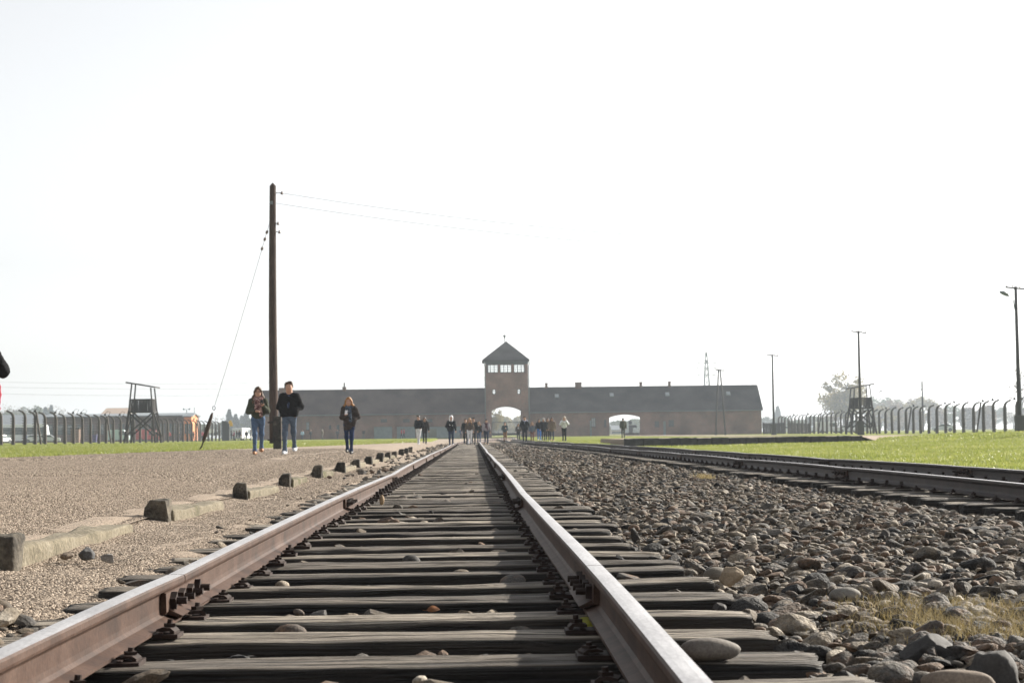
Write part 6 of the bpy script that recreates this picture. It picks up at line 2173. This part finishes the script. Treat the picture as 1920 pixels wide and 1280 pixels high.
thing('brick_pillar', 'square brick pillar with pale cap beyond the left fence', 'pillar', 142, 262, [('shaft', MB().box((-.65, -.65, -.1), (.65, .65, 2.15)), brick_mat('pillar_brick', (.20, .12, .09), (.15, .09, .07), (.2, .18, .16), 1.0, .26, .08)), ('cap', MB().box((-.75, -.75, 2.152), (.75, .75, 2.32)), M_conc)])
thing('road_sign', 'yellow warning sign on a post above the crowd', 'sign', 432, 276, [('post', MB().tube([(0, 0, -.1), (0, 0, 3.4)], .05, 8), M_zinc), ('plate', MB().prism([(-.45, 2.4), (.45, 2.4), (.3, 3.0), (.12, 3.35), (-.12, 3.35), (-.3, 3.0)], 'y', -.09, -.055), plain('sign_yellow', (.65, .38, .03), .5))])
thing('dark_pillar', 'dark slab-like gate pillar at the end of the left fence', 'pillar', 425, 270, [('slab', MB().prism([(-.75, -.1), (.45, -.1), (.45, 2.7), (.2, 3.1), (-.75, 3.3)], 'y', -.2, .2), plain('dark_slab', (.05, .052, .055), .9))])
thing('info_board', 'white notice board behind the crowd', 'notice board', 396, 279, [('leg', MB().box((-.35, -.03, -.1), (-.28, .03, 1.3)), M_zinc), ('leg', MB().box((.28, -.03, -.1), (.35, .03, 1.3)), M_zinc), ('board', MB().box((-.45, -.05, 1.31), (.45, -.0, 2.0)), M_white)])
thing('waste_bin', 'purple-blue bin beside a metal cabinet beyond the left fence', 'bin', 176, 264, [('body', MB().prism([(-.4, 0), (.4, 0), (.5, 1.15), (-.5, 1.15)], 'y', -.4, .4), plain('bin_blue', (.05, .045, .14), .5)), ('lid', MB().prism([(-.54, 1.152), (.54, 1.152), (.5, 1.25), (-.5, 1.25)], 'y', -.46, .46), plain('bin_blue', (.05, .045, .14), .5))])
for q, (pa, pb, lb) in enumerate(((1431, 1471, 'dark board fence panel at the right end of the gatehouse'), (1479, 1517, 'dark board fence panel with slanting end right of the first'))):
    Y = 290 - q * 4
    x0, x1 = PX(pa, Y), PX(pb, Y)
    root = empty('board_fence', (x0, Y, .15), 0, lb, 'fence')
    n_ = int((x1 - x0) / .32)
    for k in range(n_):
        xx = (x1 - x0) * k / n_
        MB().box((xx + .01, -.02, 0), (xx + (x1 - x0) / n_ - .01, .02, 1.95 - q * .25 * k / n_ + random.uniform(-.03, .03))).build('board', M_tarwood, root)
    for z in (.4, 1.5): MB().box((0, .022, z), (x1 - x0, .09, z + .12)).build('rail', M_tarwood, root)
    for k in (0, 1): MB().box(((x1 - x0) * k - .08, .095, -.1), ((x1 - x0) * k + .08, .25, 2.1 - q * .25 * k)).build('post', M_tarwood, root)
# barrier and sign seen through the right arch
thing('notice_board', 'dark notice board on a post behind the right arch', 'notice board', 1184, 312, [('post', MB().box((-.5, -.05, -.1), (.25, .05, 1.5)), plain('board_dark', (.06, .07, .075), .7)), ('panel', MB().box((-.5, -.08, 1.502), (1.0, .05, 1.95)), plain('board_dark', (.06, .07, .075), .7)), ('sign', MB().prism([(-.2 + .35 * math.cos(a), 2.4 + .35 * math.sin(a)) for a in np.linspace(0, 2 * math.pi, 17)[:-1]], 'y', -.06, -.02), plain('board_dark', (.06, .07, .075), .7))])
thing('stone_plinth', 'low grey plinth behind the right arch', 'plinth', 1185, 309, [('block', MB().box((-1.6, -.4, -.1), (2.0, .4, .5)), M_conc)])
thing('street_lamp', 'thin bent street lamp behind the right watchtower', 'lamp', 1636, 330, [('pole', MB().tube([(0, 0, 0), (0, 0, 7.2)], .09, 8), M_zinc), ('arm', MB().tube([(0, 0, 7.1), (.5, 0, 7.5), (1.7, 0, 8.1)], .05, 6), M_zinc), ('head', MB().tube([(1.4, 0, 8.0), (1.8, 0, 8.2), (2.2, 0, 8.25)], [.06, .16, .08], 8), M_zinc)])
thing('far_pole', 'thin dark far pole between the right fence posts', 'pole', 1731, 300, [('shaft', MB().tube([(0, 0, -.1), (0, 0, PT(1731, 716, 300).z)], [.2, .14], 8), M_tarwood), ('bracket', MB().beam((-.5, 0, PT(1731, 732, 300).z), (.05, 0, PT(1731, 732, 300).z), .15), M_iron)])
thing('floodlight_mast', 'thin mast with small floodlights above the orange building', 'mast', 350, 345, [('shaft', MB().tube([(0, 0, 0), (0, 0, PT(350, 770, 345).z)], .09, 6), M_zinc), ('crossbar', MB().beam((-.6, 0, PT(350, 769, 345).z), (.6, 0, PT(350, 769, 345).z), .09), M_zinc), ('floodlight', MB().box((-.75, -.15, PT(350, 769, 345).z - .1), (-.45, .1, PT(350, 769, 345).z + .25)), M_zinc), ('floodlight', MB().box((.45, -.15, PT(350, 769, 345).z - .1), (.75, .1, PT(350, 769, 345).z + .25)), M_zinc)])
thing('thin_mast', 'thin pale mast right of the floodlights', 'mast', 364.5, 345, [('shaft', MB().tube([(0, 0, 0), (0, 0, PT(364, 765, 345).z)], [.1, .06], 6), M_zinc)])

# lattice pylon
Y = 520.0
x = PX(1327, Y); Hh = PT(1327, 657, Y).z
py0 = empty('power_pylon', (x, Y, .1), 0, 'steel lattice power pylon above the right gatehouse roof', 'pylon')
def pw(z): return 1.55 * (1 - z / Hh) + .18
mb = MB()
for sx in (-1, 1):
    for sy in (-1, 1):
        MB().beam((sx * 1.73, sy * 1.73, 0), (sx * .18, sy * .18, Hh - .5), .17).build('leg', M_zinc, py0)
lev = np.linspace(0, Hh - .6, 13)
for k in range(12):
    z0, z1 = lev[k], lev[k + 1]
    for sy in (-1, 1):
        mb.beam((-pw(z0), sy * pw(z0), z0), (pw(z1), sy * pw(z1), z1), .09); mb.beam((pw(z0), sy * pw(z0), z0), (-pw(z1), sy * pw(z1), z1), .09)
    for sx in (-1, 1):
        mb.beam((sx * pw(z0), -pw(z0), z0), (sx * pw(z1), pw(z1), z1), .09)
mb.build('lattice', M_zinc, py0)['kind'] = 'stuff'
for zpx, half in ((681, 3.1), (691, 3.4), (704, 3.0)):
    z = PT(1327, zpx, Y).z
    a_ = MB().beam((-half, 0, z), (half, 0, z), .16).beam((-half, 0, z), (0, 0, z + .9), .1).beam((half, 0, z), (0, 0, z + .9), .1).build('crossarm', M_zinc, py0)
    for s in (-1, 1):
        MB().tube([(s * half * .95, 0, z), (s * half * .95, 0, z - .9)], .07, 6).build('insulator', M_porc, a_)
for i_, (zpx, s) in enumerate(((681, -1), (681, 1), (691, -1), (691, 1), (704, -1), (704, 1))):
    z = PT(1327, zpx, Y).z - .9
    nm = ('top', 'top', 'middle', 'middle', 'lowest', 'lowest')[i_]; dr = 'left' if s < 0 else 'right'
    b_ = (x - 330, Y + 40, z + 4) if s < 0 else (x + 330, Y - 60, z + 2)
    cable((x + s * 3.0, Y, z), b_, 5, .03, '%s power line running %s from the lattice pylon' % (nm, dr), 30)

# ------------------------------------------------------------------ autumn haze
hz = MB().box((-2700, -60, -1.5), (2700, 3000, 34.0)).build('haze', [], None)
hz.data.materials.clear()
hm = bpy.data.materials.new('haze_air'); hm.use_nodes = True
nt = hm.node_tree
nt.nodes.clear()
ou = nt.nodes.new('ShaderNodeOutputMaterial'); pv = nt.nodes.new('ShaderNodeVolumePrincipled')
pv.inputs['Color'].default_value = (.80, .90, 1.0, 1)
pv.inputs['Density'].default_value = 0.00030
pv.inputs['Anisotropy'].default_value = 0.25
nt.links.new(pv.outputs[0], ou.inputs['Volume'])
hz.data.materials.append(hm)
tag(hz, None, None, None, 'stuff')
